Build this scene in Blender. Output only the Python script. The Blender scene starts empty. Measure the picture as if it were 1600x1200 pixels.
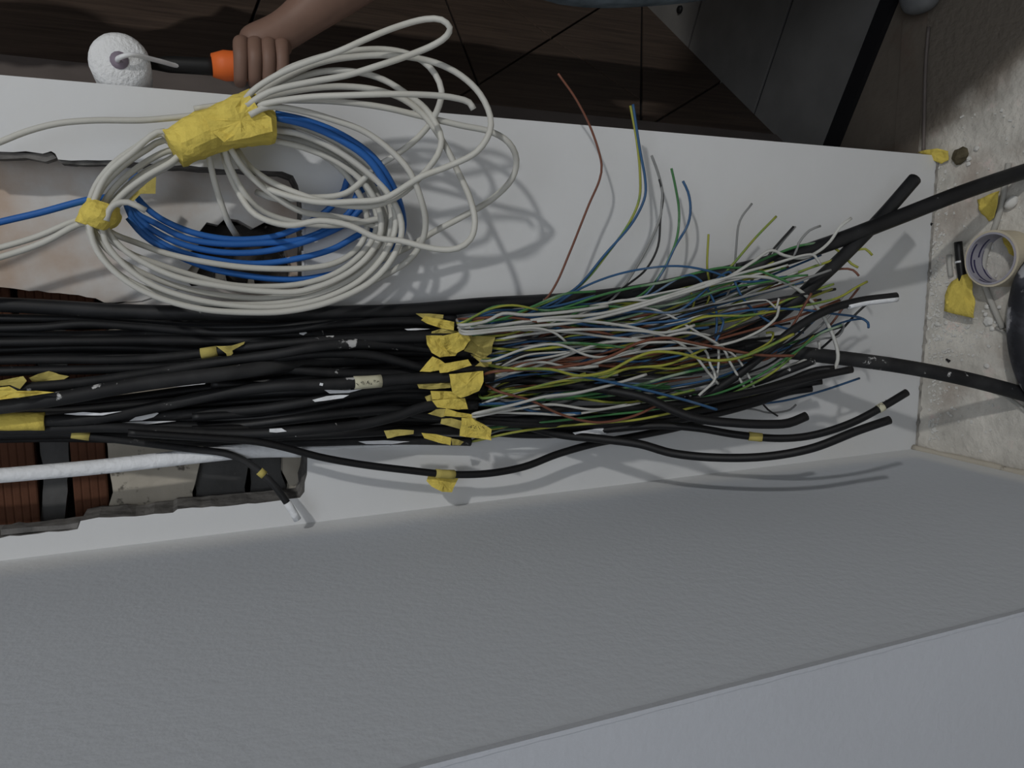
import bpy, bmesh, math, random
from mathutils import Vector, Matrix, noise
rng = random.Random(7)
S = bpy.context.scene
C = S.collection

# ------------------------------------------------------------------ camera
F = 1200.0                      # focal length in photo pixels (1600 wide)
D = 1.0                         # the plastered wall face stands at Y = D
H = 1.25                        # eye height
AX = Vector((-0.00059140, -0.99030710, -0.13889385))   # world X,Y,Z in (right, down, forward) camera terms
AY = Vector((-0.39250633, -0.12751766, 0.91086664))
AZ = Vector((-0.91974911, 0.05505540, -0.38862639))
EYE = Vector((0, 0, H))
cd = bpy.data.cameras.new('camera'); cam = bpy.data.objects.new('camera', cd); C.objects.link(cam)
cd.sensor_width = 36.0; cd.lens = 36.0 * F / 1600.0; cd.clip_start = 0.01
right = Vector((AX[0], AY[0], AZ[0])); down = Vector((AX[1], AY[1], AZ[1])); fwd = Vector((AX[2], AY[2], AZ[2]))
m = Matrix.Identity(4)
for i in range(3):
    m[i][0] = right[i]; m[i][1] = -down[i]; m[i][2] = -fwd[i]; m[i][3] = EYE[i]
cam.matrix_world = m
S.camera = cam

# ------------------------------------------------------------------ light
S.view_settings.view_transform = 'Standard'; S.view_settings.look = 'None'
S.view_settings.exposure = 0.0; S.view_settings.gamma = 1.0; S.view_settings.use_curve_mapping = False
W = bpy.data.worlds.new('world'); S.world = W; W.use_nodes = True
W.node_tree.nodes['Background'].inputs[0].default_value = (0.75, 0.85, 1.0, 1)
W.node_tree.nodes['Background'].inputs[1].default_value = 0.05
def area(name, loc, target, size, power, col):
    l = bpy.data.lights.new(name, 'AREA'); l.shape = 'DISK'; l.size = size; l.energy = power; l.color = col
    o = bpy.data.objects.new(name, l); C.objects.link(o); o.location = loc
    o.rotation_euler = (Vector(target) - Vector(loc)).to_track_quat('-Z', 'Y').to_euler()
    return o
area('bulb_light', (1.95, -1.60, 3.17), (0.0, 1.0, 0.6), 0.14, 41.0, (1.0, 0.985, 0.95))
area('soft_fill_light', (-0.05, -1.9, 3.3), (0.0, 0.9, 0.5), 1.8, 28.5, (0.86, 0.92, 1.0))  # added soft fill that lifts the shadows, no such lamp is seen

# ------------------------------------------------------------------ pixel rays -> places in the room
def ray(u, v):
    c = Vector((u - 800.0, v - 600.0, F))
    return Vector((AX.dot(c), AY.dot(c), AZ.dot(c)))
def wp(u, v, h=0.0):            # a point h in front of the wall face
    r = ray(u, v); return EYE + r * ((D - h) / r.y)
def fp(u, v, z=0.0):            # a point z above the floor
    r = ray(u, v); return EYE + r * ((z - H) / r.z)
def pp(u, v, p0, nrm):          # a point on any plane
    r = ray(u, v); return EYE + r * ((p0 - EYE).dot(nrm) / r.dot(nrm))
def mpp(p):                     # metres per photo pixel at p
    return (p - EYE).dot(fwd) / F

# ------------------------------------------------------------------ materials
def mat(name, col, rough=0.7, spec=0.3, var=0.0, vscale=20.0, bump=0.0, bscale=60.0, metal=0.0, spots=None, dirt=None, sheen=0.0):
    M = bpy.data.materials.new(name); M.use_nodes = True
    nt = M.node_tree; b = nt.nodes['Principled BSDF']; L = nt.links
    b.inputs['Roughness'].default_value = rough; b.inputs['Metallic'].default_value = metal
    b.inputs['Specular IOR Level'].default_value = spec
    b.inputs['Base Color'].default_value = (*col, 1)
    tc = nt.nodes.new('ShaderNodeTexCoord')
    cur = None
    if var > 0:
        n = nt.nodes.new('ShaderNodeTexNoise'); n.inputs['Scale'].default_value = vscale; n.inputs['Detail'].default_value = 5
        L.new(tc.outputs['Object'], n.inputs['Vector'])
        r = nt.nodes.new('ShaderNodeValToRGB')
        r.color_ramp.elements[0].position = 0.3; r.color_ramp.elements[1].position = 0.7
        r.color_ramp.elements[0].color = (*[max(0, c * (1 - var)) for c in col], 1)
        r.color_ramp.elements[1].color = (*[min(1, c * (1 + var)) for c in col], 1)
        L.new(n.outputs['Fac'], r.inputs[0]); cur = r.outputs[0]
    for sp in ([dirt] if dirt else []) + ([spots] if spots else []):     # (colour, scale, lo, hi, amount)
        n = nt.nodes.new('ShaderNodeTexNoise'); n.inputs['Scale'].default_value = sp[1]; n.inputs['Detail'].default_value = 6
        n.inputs['Roughness'].default_value = 0.6
        L.new(tc.outputs['Object'], n.inputs['Vector'])
        mr = nt.nodes.new('ShaderNodeMapRange'); mr.inputs[1].default_value = sp[2]; mr.inputs[2].default_value = sp[3]
        mr.inputs[4].default_value = sp[4]
        L.new(n.outputs['Fac'], mr.inputs[0])
        mx = nt.nodes.new('ShaderNodeMix'); mx.data_type = 'RGBA'
        L.new(mr.outputs[0], mx.inputs[0])
        if cur: L.new(cur, mx.inputs[6])
        else: mx.inputs[6].default_value = (*col, 1)
        mx.inputs[7].default_value = (*sp[0], 1); cur = mx.outputs[2]
    if cur: L.new(cur, b.inputs['Base Color'])
    if bump > 0:
        n = nt.nodes.new('ShaderNodeTexNoise'); n.inputs['Scale'].default_value = bscale; n.inputs['Detail'].default_value = 6
        L.new(tc.outputs['Object'], n.inputs['Vector'])
        bp = nt.nodes.new('ShaderNodeBump'); bp.inputs['Strength'].default_value = bump; bp.inputs['Distance'].default_value = 0.004
        L.new(n.outputs['Fac'], bp.inputs['Height']); L.new(bp.outputs[0], b.inputs['Normal'])
    return M
WHITE = (0.70, 0.712, 0.725)
M_wall = mat('white_plaster', WHITE, 0.75, 0.2, 0.02, 6, 0.12, 45, dirt=((0.62, 0.58, 0.50), 3.0, 0.55, 0.8, 0.35))
M_wall2 = mat('pale_grey_paint', (0.47, 0.495, 0.545), 0.8, 0.2, 0.02, 6, 0.15, 130)
M_ceil = mat('ceiling_white', (0.8, 0.8, 0.8), 0.9)
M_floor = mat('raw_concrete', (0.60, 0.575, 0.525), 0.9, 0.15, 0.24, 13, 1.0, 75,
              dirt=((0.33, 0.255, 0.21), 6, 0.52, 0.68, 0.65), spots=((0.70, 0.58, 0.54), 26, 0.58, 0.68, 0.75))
def shaded_dusty_floor():  # cast shade put into the colour past a slanted edge, beside pale plaster dust
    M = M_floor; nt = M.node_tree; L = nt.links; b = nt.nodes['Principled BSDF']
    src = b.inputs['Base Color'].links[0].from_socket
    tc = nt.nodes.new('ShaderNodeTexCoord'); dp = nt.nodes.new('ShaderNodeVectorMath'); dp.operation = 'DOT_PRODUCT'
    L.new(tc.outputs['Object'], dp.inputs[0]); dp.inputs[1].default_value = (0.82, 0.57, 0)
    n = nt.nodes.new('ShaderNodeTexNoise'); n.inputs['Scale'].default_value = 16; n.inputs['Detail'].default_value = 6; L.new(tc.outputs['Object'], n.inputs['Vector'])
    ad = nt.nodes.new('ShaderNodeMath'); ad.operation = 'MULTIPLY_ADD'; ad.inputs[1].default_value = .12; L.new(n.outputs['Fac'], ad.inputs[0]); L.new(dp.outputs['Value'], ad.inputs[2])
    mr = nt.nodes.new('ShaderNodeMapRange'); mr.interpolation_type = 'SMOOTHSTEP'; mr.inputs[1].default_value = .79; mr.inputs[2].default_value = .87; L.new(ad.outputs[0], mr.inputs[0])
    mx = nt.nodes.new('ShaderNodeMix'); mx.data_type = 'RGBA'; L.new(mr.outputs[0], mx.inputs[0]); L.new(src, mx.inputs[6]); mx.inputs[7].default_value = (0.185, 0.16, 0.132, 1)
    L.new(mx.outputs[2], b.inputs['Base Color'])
shaded_dusty_floor()
M_slab = mat('brown_concrete', (0.165, 0.14, 0.115), 0.9, 0.1, 0.2, 6, 0.4, 60, dirt=((0.14, 0.075, 0.05), 5, 0.55, 0.72, 0.6))
M_plank = mat('grey_wood_plank', (0.19, 0.185, 0.178), 0.6, 0.3, 0.1, 14, 0.1, 60)
M_pipe = mat('scuffed_pipe', (0.02, 0.021, 0.026), 0.6, 0.3, 0.3, 14, 0.3, 50, dirt=((0.10, 0.10, 0.12), 12, 0.42, 0.62, 0.9), spots=((0.50, 0.50, 0.52), 20, 0.55, 0.63, 0.9))
M_blackmetal = mat('black_trim', (0.012, 0.012, 0.014), 0.5, 0.3)
M_jamb = mat('door_jamb_grey', (0.155, 0.132, 0.122), 0.6, 0.3, 0.12, 12)
def wood():
    M = mat('dark_brown_wood', (0.04, 0.026, 0.019), 0.5, 0.25)
    nt = M.node_tree; L = nt.links; b = nt.nodes['Principled BSDF']
    tc = nt.nodes.new('ShaderNodeTexCoord'); mp = nt.nodes.new('ShaderNodeMapping'); mp.inputs['Scale'].default_value = (60, 60, 4)
    L.new(tc.outputs['Object'], mp.inputs[0]); n = nt.nodes.new('ShaderNodeTexNoise'); n.inputs['Scale'].default_value = 1.5; n.inputs['Detail'].default_value = 6
    L.new(mp.outputs[0], n.inputs['Vector']); r = nt.nodes.new('ShaderNodeValToRGB')
    r.color_ramp.elements[0].position = .3; r.color_ramp.elements[1].position = .75
    r.color_ramp.elements[0].color = (0.055, 0.040, 0.032, 1); r.color_ramp.elements[1].color = (0.115, 0.082, 0.062, 1)
    L.new(n.outputs['Fac'], r.inputs[0]); L.new(r.outputs[0], b.inputs['Base Color'])
    return M
M_wood = wood()
M_rubber = mat('black_rubber', (0.010, 0.0105, 0.012), 0.5, 0.35, 0.3, 18, dirt=((0.034, 0.035, 0.038), 9, 0.5, 0.75, 0.7), spots=((0.5, 0.5, 0.5), 55, 0.70, 0.74, 0.8))
M_rubber_dusty = mat('dusty_black_rubber', (0.014, 0.0145, 0.016), 0.6, 0.3, 0.3, 18, dirt=((0.065, 0.065, 0.066), 11, 0.48, 0.75, 0.6), spots=((0.6, 0.6, 0.6), 42, 0.64, 0.68, 0.9))
M_rubber_clean = mat('clean_black_rubber', (0.007, 0.007, 0.008), 0.5, 0.35, 0.2, 20)
M_white_cable = mat('dusty_white_sheath', (0.56, 0.555, 0.515), 0.55, 0.35, 0.06, 10, dirt=((0.36, 0.335, 0.26), 9, 0.52, 0.75, 0.5))
M_grey_cable = mat('pale_grey_sheath', (0.42, 0.41, 0.38), 0.6, 0.3, 0.1, 10)
M_blue_cable = mat('blue_sheath', (0.022, 0.125, 0.42), 0.5, 0.4, 0.12, 12, spots=((0.6, 0.62, 0.65), 30, 0.70, 0.73, 0.8))
M_tape = mat('yellow_paper_tape', (0.72, 0.575, 0.125), 0.85, 0.15, 0.10, 22, 0.75, 95)
M_tape_dark = mat('dusty_yellow_tape', (0.50, 0.42, 0.13), 0.9, 0.1, 0.15, 25, 0.3, 70)
M_label = mat('cream_label', (0.58, 0.56, 0.42), 0.8, 0.2, 0.06, 30)
M_ink = mat('black_ink', (0.01, 0.01, 0.012), 0.7)
M_paint = mat('caked_white_paint', (0.80, 0.82, 0.85), 0.8, 0.2, 0.05, 30, 0.6, 110, spots=((0.10, 0.11, 0.13), 80, 0.66, 0.72, 0.8))
M_plaster = mat('stained_plaster', (0.66, 0.655, 0.645), 0.85, 0.15, 0.05, 9, 0.3, 40, dirt=((0.50, 0.37, 0.28), 4.5, 0.46, 0.64, 0.85), spots=((0.10, 0.09, 0.08), 38, 0.70, 0.73, 0.9))
M_plaster2 = mat('cream_plaster', (0.50, 0.46, 0.39), 0.9, 0.1, 0.1, 12, 0.4, 60, spots=((0.09, 0.08, 0.07), 40, 0.60, 0.66, 0.85))
M_cement = mat('grey_cement', (0.105, 0.105, 0.105), 0.9, 0.1, 0.25, 14, 0.5, 60, spots=((0.42, 0.42, 0.42), 70, 0.68, 0.72, 0.7))
M_dark = mat('dark_cavity', (0.07, 0.064, 0.06), 0.95, 0.05, 0.5, 20, 1.0, 60, spots=((0.34, 0.33, 0.31), 45, 0.60, 0.66, 0.8))
M_brick = mat('red_clay_brick', (0.115, 0.052, 0.032), 0.9, 0.1, 0.22, 16, 0.3, 80)
M_broken = mat('broken_edge', (0.17, 0.165, 0.16), 0.95, 0.05, 0.45, 40, 0.8, 60)
M_galv = mat('galvanised_steel', (0.75, 0.76, 0.78), 0.5, 0.5, 0.1, 40)
M_chip = mat('plaster_chip', (0.66, 0.65, 0.62), 0.9, 0.1, 0.08, 40)
M_dirt = mat('brown_dirt', (0.10, 0.085, 0.055), 0.95, 0.1, 0.3, 60, 0.5, 90)
M_skin = mat('skin', (0.20, 0.12, 0.09), 0.55, 0.35, 0.08, 30)
M_hair = mat('black_hair', (0.012, 0.01, 0.009), 0.6)
M_shirt = mat('dark_shirt', (0.03, 0.032, 0.04), 0.9)
M_jeans = mat('blue_grey_trousers', (0.13, 0.16, 0.185), 0.9, 0.1, 0.35, 30)
M_shoe = mat('grey_shoe', (0.17, 0.175, 0.18), 0.7, 0.2, 0.15, 30)
M_orange = mat('orange_handle', (0.75, 0.15, 0.03), 0.5)
M_blackplastic = mat('black_plastic', (0.012, 0.012, 0.012), 0.45)
M_fleece = mat('white_fleece', (0.80, 0.81, 0.82), 0.95, 0.1, 0.04, 60, 0.6, 260)
M_core = mat('lilac_print_card', (0.36, 0.35, 0.40), 0.7, 0.2, 0.06, 30)
M_masking = mat('cream_masking_tape', (0.58, 0.52, 0.40), 0.8, 0.2, 0.06, 30)
M_navyprint = mat('navy_print', (0.035, 0.03, 0.09), 0.6)
WIRE = {
 'white': mat('white_insulation', (0.52, 0.525, 0.50), 0.55, 0.35, 0.08, 14, dirt=((0.30, 0.29, 0.26), 16, 0.5, 0.7, 0.5)),
 'green': mat('green_insulation', (0.055, 0.19, 0.065), 0.5, 0.4, 0.15, 14, dirt=((0.40, 0.46, 0.38), 9, 0.54, 0.66, 0.7)),
 'blue': mat('blue_insulation', (0.030, 0.095, 0.21), 0.5, 0.4, 0.15, 14, dirt=((0.28, 0.34, 0.40), 9, 0.58, 0.72, 0.6)),
 'brown': mat('brown_insulation', (0.165, 0.062, 0.038), 0.5, 0.4, 0.15, 14, dirt=((0.42, 0.36, 0.33), 9, 0.62, 0.74, 0.6)),
 'yellow': mat('yellow_green_insulation', (0.33, 0.34, 0.055), 0.5, 0.4, 0.2, 14, dirt=((0.10, 0.24, 0.07), 11, 0.52, 0.60, 0.8)),
 'black': mat('black_insulation', (0.014, 0.014, 0.016), 0.5, 0.4, 0.2, 14),
 'grey': mat('grey_insulation', (0.24, 0.245, 0.245), 0.55, 0.35, 0.12, 14),
}
WNAME = {'white': 'white core wire', 'green': 'green core wire', 'blue': 'blue core wire', 'brown': 'brown core wire',
         'yellow': 'yellow-green core wire', 'black': 'black core wire', 'grey': 'grey core wire'}

# ------------------------------------------------------------------ builders
def link(name, verts, faces, mt, parent=None, smooth=True, label=None):
    off = parent_origin(parent)
    me = bpy.data.meshes.new(name)
    me.from_pydata([tuple(Vector(v) - off) for v in verts], [], faces)
    me.validate(); me.update()
    if smooth:
        me.polygons.foreach_set('use_smooth', [True] * len(me.polygons))
    me.materials.append(mt)
    o = bpy.data.objects.new(name, me); C.objects.link(o)
    if parent: o.parent = parent
    if label: o['label'] = label
    return o
ORIG = {}
def parent_origin(p):
    if p is None: return Vector((0, 0, 0))
    return ORIG.get(p.name, Vector((0, 0, 0)))
def adopt(child_obj, parent):   # lets grandchildren share the origin of their thing
    ORIG[child_obj.name] = parent_origin(parent)
def thing(name, label, cat, loc, group=None):
    o = bpy.data.objects.new(name, None); C.objects.link(o); o.location = loc; o.empty_display_size = 0.02
    ORIG[o.name] = Vector(loc)
    return tag(o, label, cat, group)
def tag(o, label, cat, group=None):
    o['label'] = label; o['category'] = cat
    if group: o['group'] = group
    return o
def struct(o):
    o['kind'] = 'structure'; return o

def spline(P, step):            # centripetal Catmull-Rom, points + carried scalar list
    P = [p for p in P]
    if len(P) < 3: P = [P[0], (P[0] + P[-1]) / 2, P[-1]]
    E = [2 * P[0] - P[1]] + P + [2 * P[-1] - P[-2]]
    out = []
    for i in range(1, len(E) - 2):
        p0, p1, p2, p3 = E[i - 1], E[i], E[i + 1], E[i + 2]
        t0 = 0; t1 = t0 + max((p1 - p0).length, 1e-6) ** .5; t2 = t1 + max((p2 - p1).length, 1e-6) ** .5; t3 = t2 + max((p3 - p2).length, 1e-6) ** .5
        n = max(2, int((p2 - p1).length / step))
        for k in range(n):
            t = t1 + (t2 - t1) * k / n
            a1 = p0 * ((t1 - t) / (t1 - t0)) + p1 * ((t - t0) / (t1 - t0)); a2 = p1 * ((t2 - t) / (t2 - t1)) + p2 * ((t - t1) / (t2 - t1))
            a3 = p2 * ((t3 - t) / (t3 - t2)) + p3 * ((t - t2) / (t3 - t2))
            b1 = a1 * ((t2 - t) / (t2 - t0)) + a2 * ((t - t0) / (t2 - t0)); b2 = a2 * ((t3 - t) / (t3 - t1)) + a3 * ((t - t1) / (t3 - t1))
            out.append(b1 * ((t2 - t) / (t2 - t1)) + b2 * ((t - t1) / (t2 - t1)))
    out.append(P[-1]); return out
def tube_geo(Q, rad, sides=8, wob=0.0, flat=1.0):
    V, Fc = [], []
    n = len(Q); prev = None
    for i, q in enumerate(Q):
        t = (Q[min(i + 1, n - 1)] - Q[max(i - 1, 0)]).normalized()
        if prev is None:
            a = Vector((0, 1, 0)) if abs(t.y) < .9 else Vector((1, 0, 0))
            nx = (a - t * a.dot(t)).normalized()
        else:
            nx = prev - t * prev.dot(t)
            nx = nx.normalized() if nx.length > 1e-6 else Vector((1, 0, 0))
        prev = nx; ny = t.cross(nx)
        r = rad[i] if hasattr(rad, '__len__') else rad
        for k in range(sides):
            a = 2 * math.pi * k / sides
            rr = r * (1 + wob * (noise.noise(q * 60 + Vector((k, 0, 0))))) if wob else r
            V.append(q + nx * (math.cos(a) * rr * flat) + ny * (math.sin(a) * rr))
    for i in range(n - 1):
        for k in range(sides):
            a = i * sides + k; b = i * sides + (k + 1) % sides
            Fc.append((a, b, b + sides, a + sides))
    Fc.append(tuple(range(sides - 1, -1, -1))); Fc.append(tuple((n - 1) * sides + k for k in range(sides)))
    return V, Fc
def tube(name, Q, rad, mt, parent=None, sides=8, label=None, wob=0.0, flat=1.0):
    V, Fc = tube_geo(Q, rad, sides, wob, flat)
    return link(name, V, Fc, mt, parent, True, label)
def path(pts, h, step=0.008):   # pixels (u, v[, h]) -> points in front of the wall
    if pts[0][0] == -160:       # runs on up the chase, above the picture
        a, b = pts[0], pts[1]; k = (a[1] - b[1]) / (a[0] - b[0]); pts = [(-440, a[1] - 280 * k * .5) + tuple(a[2:])] + list(pts)
    n = len(pts); P = []
    for i, p in enumerate(pts):
        if len(p) > 2: hh = p[2]
        elif isinstance(h, (tuple, list)): hh = h[0] + (h[1] - h[0]) * i / max(1, n - 1)
        else: hh = h
        P.append(wp(p[0], p[1], hh))
    return spline(P, step)
def box_geo(c, ax, ay, az, sx, sy, sz):
    V = [c + ax * (x * sx) + ay * (y * sy) + az * (z * sz) for x in (-.5, .5) for y in (-.5, .5) for z in (-.5, .5)]
    return V, [(0, 1, 3, 2), (4, 6, 7, 5), (0, 4, 5, 1), (2, 3, 7, 6), (0, 2, 6, 4), (1, 5, 7, 3)]
X, Y, Z = Vector((1, 0, 0)), Vector((0, 1, 0)), Vector((0, 0, 1))
def box(name, lo, hi, mt, parent=None, bev=0.0):
    lo, hi = Vector(lo), Vector(hi); s = hi - lo
    V, Fc = box_geo((lo + hi) / 2, X, Y, Z, s.x, s.y, s.z)
    o = link(name, V, Fc, mt, parent, False)
    if bev:
        b = o.modifiers.new('bevel', 'BEVEL'); b.width = bev; b.segments = 2
    return o
def prism(name, front, back, mt, parent=None, bev=0.0, label=None):   # two matching outlines
    n = len(front)
    V = list(front) + list(back)
    Fc = [tuple(range(n)), tuple(range(2 * n - 1, n - 1, -1))] + [(i, i + n, (i + 1) % n + n, (i + 1) % n) for i in range(n)]
    bm = bmesh.new(); vs = [bm.verts.new(v) for v in V]
    for f in Fc:
        try: bm.faces.new([vs[k] for k in f])
        except ValueError: pass
    bmesh.ops.recalc_face_normals(bm, faces=bm.faces)
    bmesh.ops.triangulate(bm, faces=[f for f in bm.faces if len(f.verts) > 4])
    bm.verts.index_update()
    V2 = [v.co.copy() for v in bm.verts]; F2 = [tuple(v.index for v in f.verts) for f in bm.faces]; bm.free()
    o = link(name, V2, F2, mt, parent, False, label)
    if bev:
        b = o.modifiers.new('bevel', 'BEVEL'); b.width = bev; b.segments = 2; b.limit_method = 'ANGLE'
    return o
def scrap_geo(outline, nrm, amp, thick, seed):      # a crumpled piece of paper tape from an outline in space
    cen = sum(outline, Vector()) / len(outline)
    dense = []
    n = len(outline)
    for i in range(n):
        a, b = outline[i], outline[(i + 1) % n]
        for k in range(3): dense.append(a.lerp(b, k / 3))
    n = len(dense); V, Fc = [cen.copy()], []
    for ring, s in enumerate((.35, .7, 1.0)):
        for d in dense:
            p = cen.lerp(d, s)
            V.append(p)
    V = [p + nrm * (amp * 2.2 * noise.noise(p * 55 + Vector((seed * 3.1, 0, seed)))) + nrm * (amp * 0.8 * noise.noise(p * 160 + Vector((seed, 1, 2)))) for p in V]
    for k in range(n): Fc.append((0, 1 + k, 1 + (k + 1) % n))
    for r in range(2):
        for k in range(n):
            a = 1 + r * n + k; b = 1 + r * n + (k + 1) % n
            Fc.append((a, a + n, b + n, b))
    m0 = len(V); top = V; bot = [p - nrm * thick for p in V]
    FF = Fc + [tuple(reversed([i + m0 for i in f])) for f in Fc]
    e = 1 + 2 * n
    for k in range(n):
        a = e + k; b = e + (k + 1) % n
        FF.append((a, a + m0, b + m0, b))
    return top + bot, FF
SC = [0]
def scrap(name, pts, h, mt, parent=None, label=None, amp=0.0025, base=None, tilt=0.0):
    SC[0] += 1
    if base == 'floor':
        out = [fp(u, v, h) for u, v in pts]; nrm = Z
    else:
        c0 = sum(p[0] for p in pts) / len(pts)
        out = [wp(u, v, h + tilt * (v - pts[0][1]) / 40) for u, v in pts]; nrm = -Y
    V, Fc = scrap_geo(out, nrm, amp, 0.0007, SC[0])
    return link(name, V, Fc, mt, parent, False, label)
def sleeve(name, up, dn, h, depth, mt, parent, label=None, amp=0.0026):   # crumpled tape wound round a bundle: upper and lower edge in pixels
    n = 20; k_ = 30; V, Fc = [], []
    def interp(L, t):
        x = t * (len(L) - 1); i = min(int(x), len(L) - 2); f = x - i
        return (L[i][0] * (1 - f) + L[i + 1][0] * f, L[i][1] * (1 - f) + L[i + 1][1] * f)
    for i in range(n + 1):
        t = i / n; a = interp(up, t); b = interp(dn, t)
        A, B = wp(*a, h), wp(*b, h); cen = (A + B) / 2; half = (A - B) / 2
        for k in range(k_):
            g = 2 * math.pi * k / k_
            ca, sa = math.cos(g), math.sin(g)
            q = .75
            p = cen + half * (math.copysign(abs(ca) ** q, ca)) - Y * (depth * (.72 + .28 * math.sin(math.pi * t)) * math.copysign(abs(sa) ** q, sa))
            p += (p - cen).normalized() * (amp * 1.6 * noise.noise(p * 45 + Vector((3, 1, 7))) + amp * noise.noise(p * 130))
            V.append(p)
    for i in range(n):
        for k in range(k_):
            a = i * k_ + k; b = i * k_ + (k + 1) % k_
            Fc.append((a, b, b + k_, a + k_))
    Fc.append(tuple(range(k_ - 1, -1, -1))); Fc.append(tuple(n * k_ + k for k in range(k_)))
    o = link(name, V, Fc, mt, parent, False, label)
    s = o.modifiers.new('thickness', 'SOLIDIFY'); s.thickness = 0.0008
    return o

# ================================================================== THE ROOM
XL, XR = -0.3205, 0.2125        # inner corner and outer arris of the plastered pier
hole = [(-470, 215), (-190, 226), (-90, 231), (0, 236), (40, 237), (66, 239), (79, 236), (86, 241), (90, 249), (112, 252), (135, 249), (175, 251), (225, 256), (270, 258), (340, 263), (400, 266),
        (440, 268), (458, 274), (466, 290), (472, 330), (475, 440), (478, 520), (479, 640), (481, 712), (479, 740), (475, 768), (468, 778),
        (440, 782), (400, 787), (372, 788), (330, 792), (300, 793), (278, 796), (271, 802), (240, 804), (210, 806), (155, 809), (126, 813), (121, 827), (92, 830), (60, 833), (0, 840), (-190, 860), (-470, 895)]
def hole_pt(u, v, y=0.0): return wp(u, v, -y) if False else Vector((wp(u, v).x, D + y, wp(u, v).z))
def jit(pts, a=1.2, sub=4):
    r = random.Random(3); out = []
    for i in range(len(pts)):
        p, q = pts[i], pts[(i + 1) % len(pts)]
        L = math.hypot(q[0] - p[0], q[1] - p[1]); n = max(1, min(12, int(L / 14)))
        for k in range(n):
            t = k / n; out.append((p[0] + (q[0] - p[0]) * t + r.uniform(-a, a), p[1] + (q[1] - p[1]) * t + r.uniform(-a, a)))
    return out
hj = jit(hole)
TOPZ = 3.6; RD = 0.052          # ceiling height, depth of the chased pocket
bm = bmesh.new()
outer = [Vector((XL - .02, D, -0.02)), Vector((XR, D, -0.02)), Vector((XR, D, TOPZ)), Vector((XL - .02, D, TOPZ))]
ov = [bm.verts.new(p) for p in outer]; oe = [bm.edges.new((ov[i], ov[(i + 1) % 4])) for i in range(4)]
hv = [bm.verts.new(hole_pt(*p)) for p in hj]; he = [bm.edges.new((hv[i], hv[(i + 1) % len(hv)])) for i in range(len(hv))]
bmesh.ops.triangle_fill(bm, use_beauty=True, edges=oe + he, normal=(0, -1, 0))
bk = [bm.verts.new((p.x, 1.30, p.z)) for p in outer]     # the rest of the pier
for i in range(4): bm.faces.new((ov[i], bk[i], bk[(i + 1) % 4], ov[(i + 1) % 4]))
bm.faces.new(bk)
bmesh.ops.recalc_face_normals(bm, faces=bm.faces)
me = bpy.data.meshes.new('wall_back'); bm.to_mesh(me); bm.free(); me.materials.append(M_wall)
wall_back = bpy.data.objects.new('wall_back', me); C.objects.link(wall_back); struct(wall_back)
# broken rim of the pocket
V, Fc = [], []
for i, p in enumerate(hj):
    a = hole_pt(*p); V += [a, Vector((a.x + .002 * noise.noise(a * 50), D + RD * 1.02, a.z + .003 * noise.noise(a * 40)))]
n = len(hj)
for i in range(n): Fc.append((2 * i, 2 * i + 1, 2 * ((i + 1) % n) + 1, 2 * ((i + 1) % n)))
rim = link('pocket_rim', V, Fc, M_broken, wall_back, False)
# chipped lips of white plaster and grey filler along the rim
for pts in ([(-60, 232), (0, 237), (60, 239), (80, 238), (88, 246), (70, 252), (40, 246), (0, 248), (-60, 244)],
            [(88, 248), (135, 249), (175, 250), (176, 256), (130, 257), (95, 254)],
            [(0, 838), (60, 832), (120, 827), (123, 818), (100, 822), (50, 825), (0, 829)]):
    o = [hole_pt(u, v, .004) for u, v in pts]; b = [p + Y * .018 for p in o]
    prism('filler_lip', o, b, M_broken, wall_back)
# inside of the pocket: cavity, plaster slab with a broken hole, hollow bricks, mortar, cement
bp_ = lambda u, v, y: pp(u, v, Vector((0, D + y, 0)), Y)
box('cavity_back', (XL + .005, 1.115, 1.0), (XR - .008, 1.125, 2.3), M_dark, wall_back)
def slab(name, pts, y0, y1, mt, a=1.3):
    q = jit(pts, a)
    f = [bp_(u, v, y0) for u, v in q]; b = [Vector((p.x, D + y1, p.z)) for p in f]
    return prism(name, f, b, mt, wall_back)
slab('plaster_slab', [(-470, 190), (200, 215), (476, 235), (486, 300), (484, 345), (470, 352), (440, 352), (418, 346), (396, 356), (372, 345), (352, 342), (340, 352), (322, 346), (312, 360), (318, 376), (296, 396),
              (303, 412), (285, 432), (300, 446), (220, 470), (163, 474), (150, 466), (108, 460), (60, 455), (0, 449), (-470, 430)], RD, 0.10, M_plaster)
slab('plaster_slab', [(452, 350), (486, 345), (488, 470), (300, 500), (180, 500), (162, 476), (220, 470), (300, 446), (330, 448), (380, 446), (452, 446), (456, 420), (448, 390)], RD + .002, 0.10, M_plaster)
slab('plaster_slab', [(168, 520), (178, 500), (300, 500), (330, 600), (320, 690), (300, 770), (302, 800), (250, 810), (175, 812), (170, 790), (176, 770), (172, 740), (168, 700), (163, 640)], RD + .004, 0.10, M_plaster2)
slab('cement_patch', [(302, 690), (382, 690), (388, 725), (382, 760), (384, 795), (340, 805), (300, 806), (306, 770)], RD + .012, 0.10, M_cement)
slab('cement_patch', [(300, 498), (486, 468), (490, 640), (488, 700), (300, 692), (322, 600)], RD + .010, 0.10, M_cement)
slab('cement_patch', [(388, 700), (440, 700), (438, 740), (446, 760), (440, 800), (386, 800), (392, 755)], RD + .020, 0.10, M_cement)
slab('plaster_slab', [(443, 712), (452, 706), (490, 706), (486, 770), (470, 790), (446, 786), (452, 760), (441, 738)], RD + .002, 0.10, M_plaster2)
slab('cement_patch', [(282, 352), (470, 352), (456, 420), (452, 448), (280, 448)], RD + .035, 0.11, M_dark)
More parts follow.
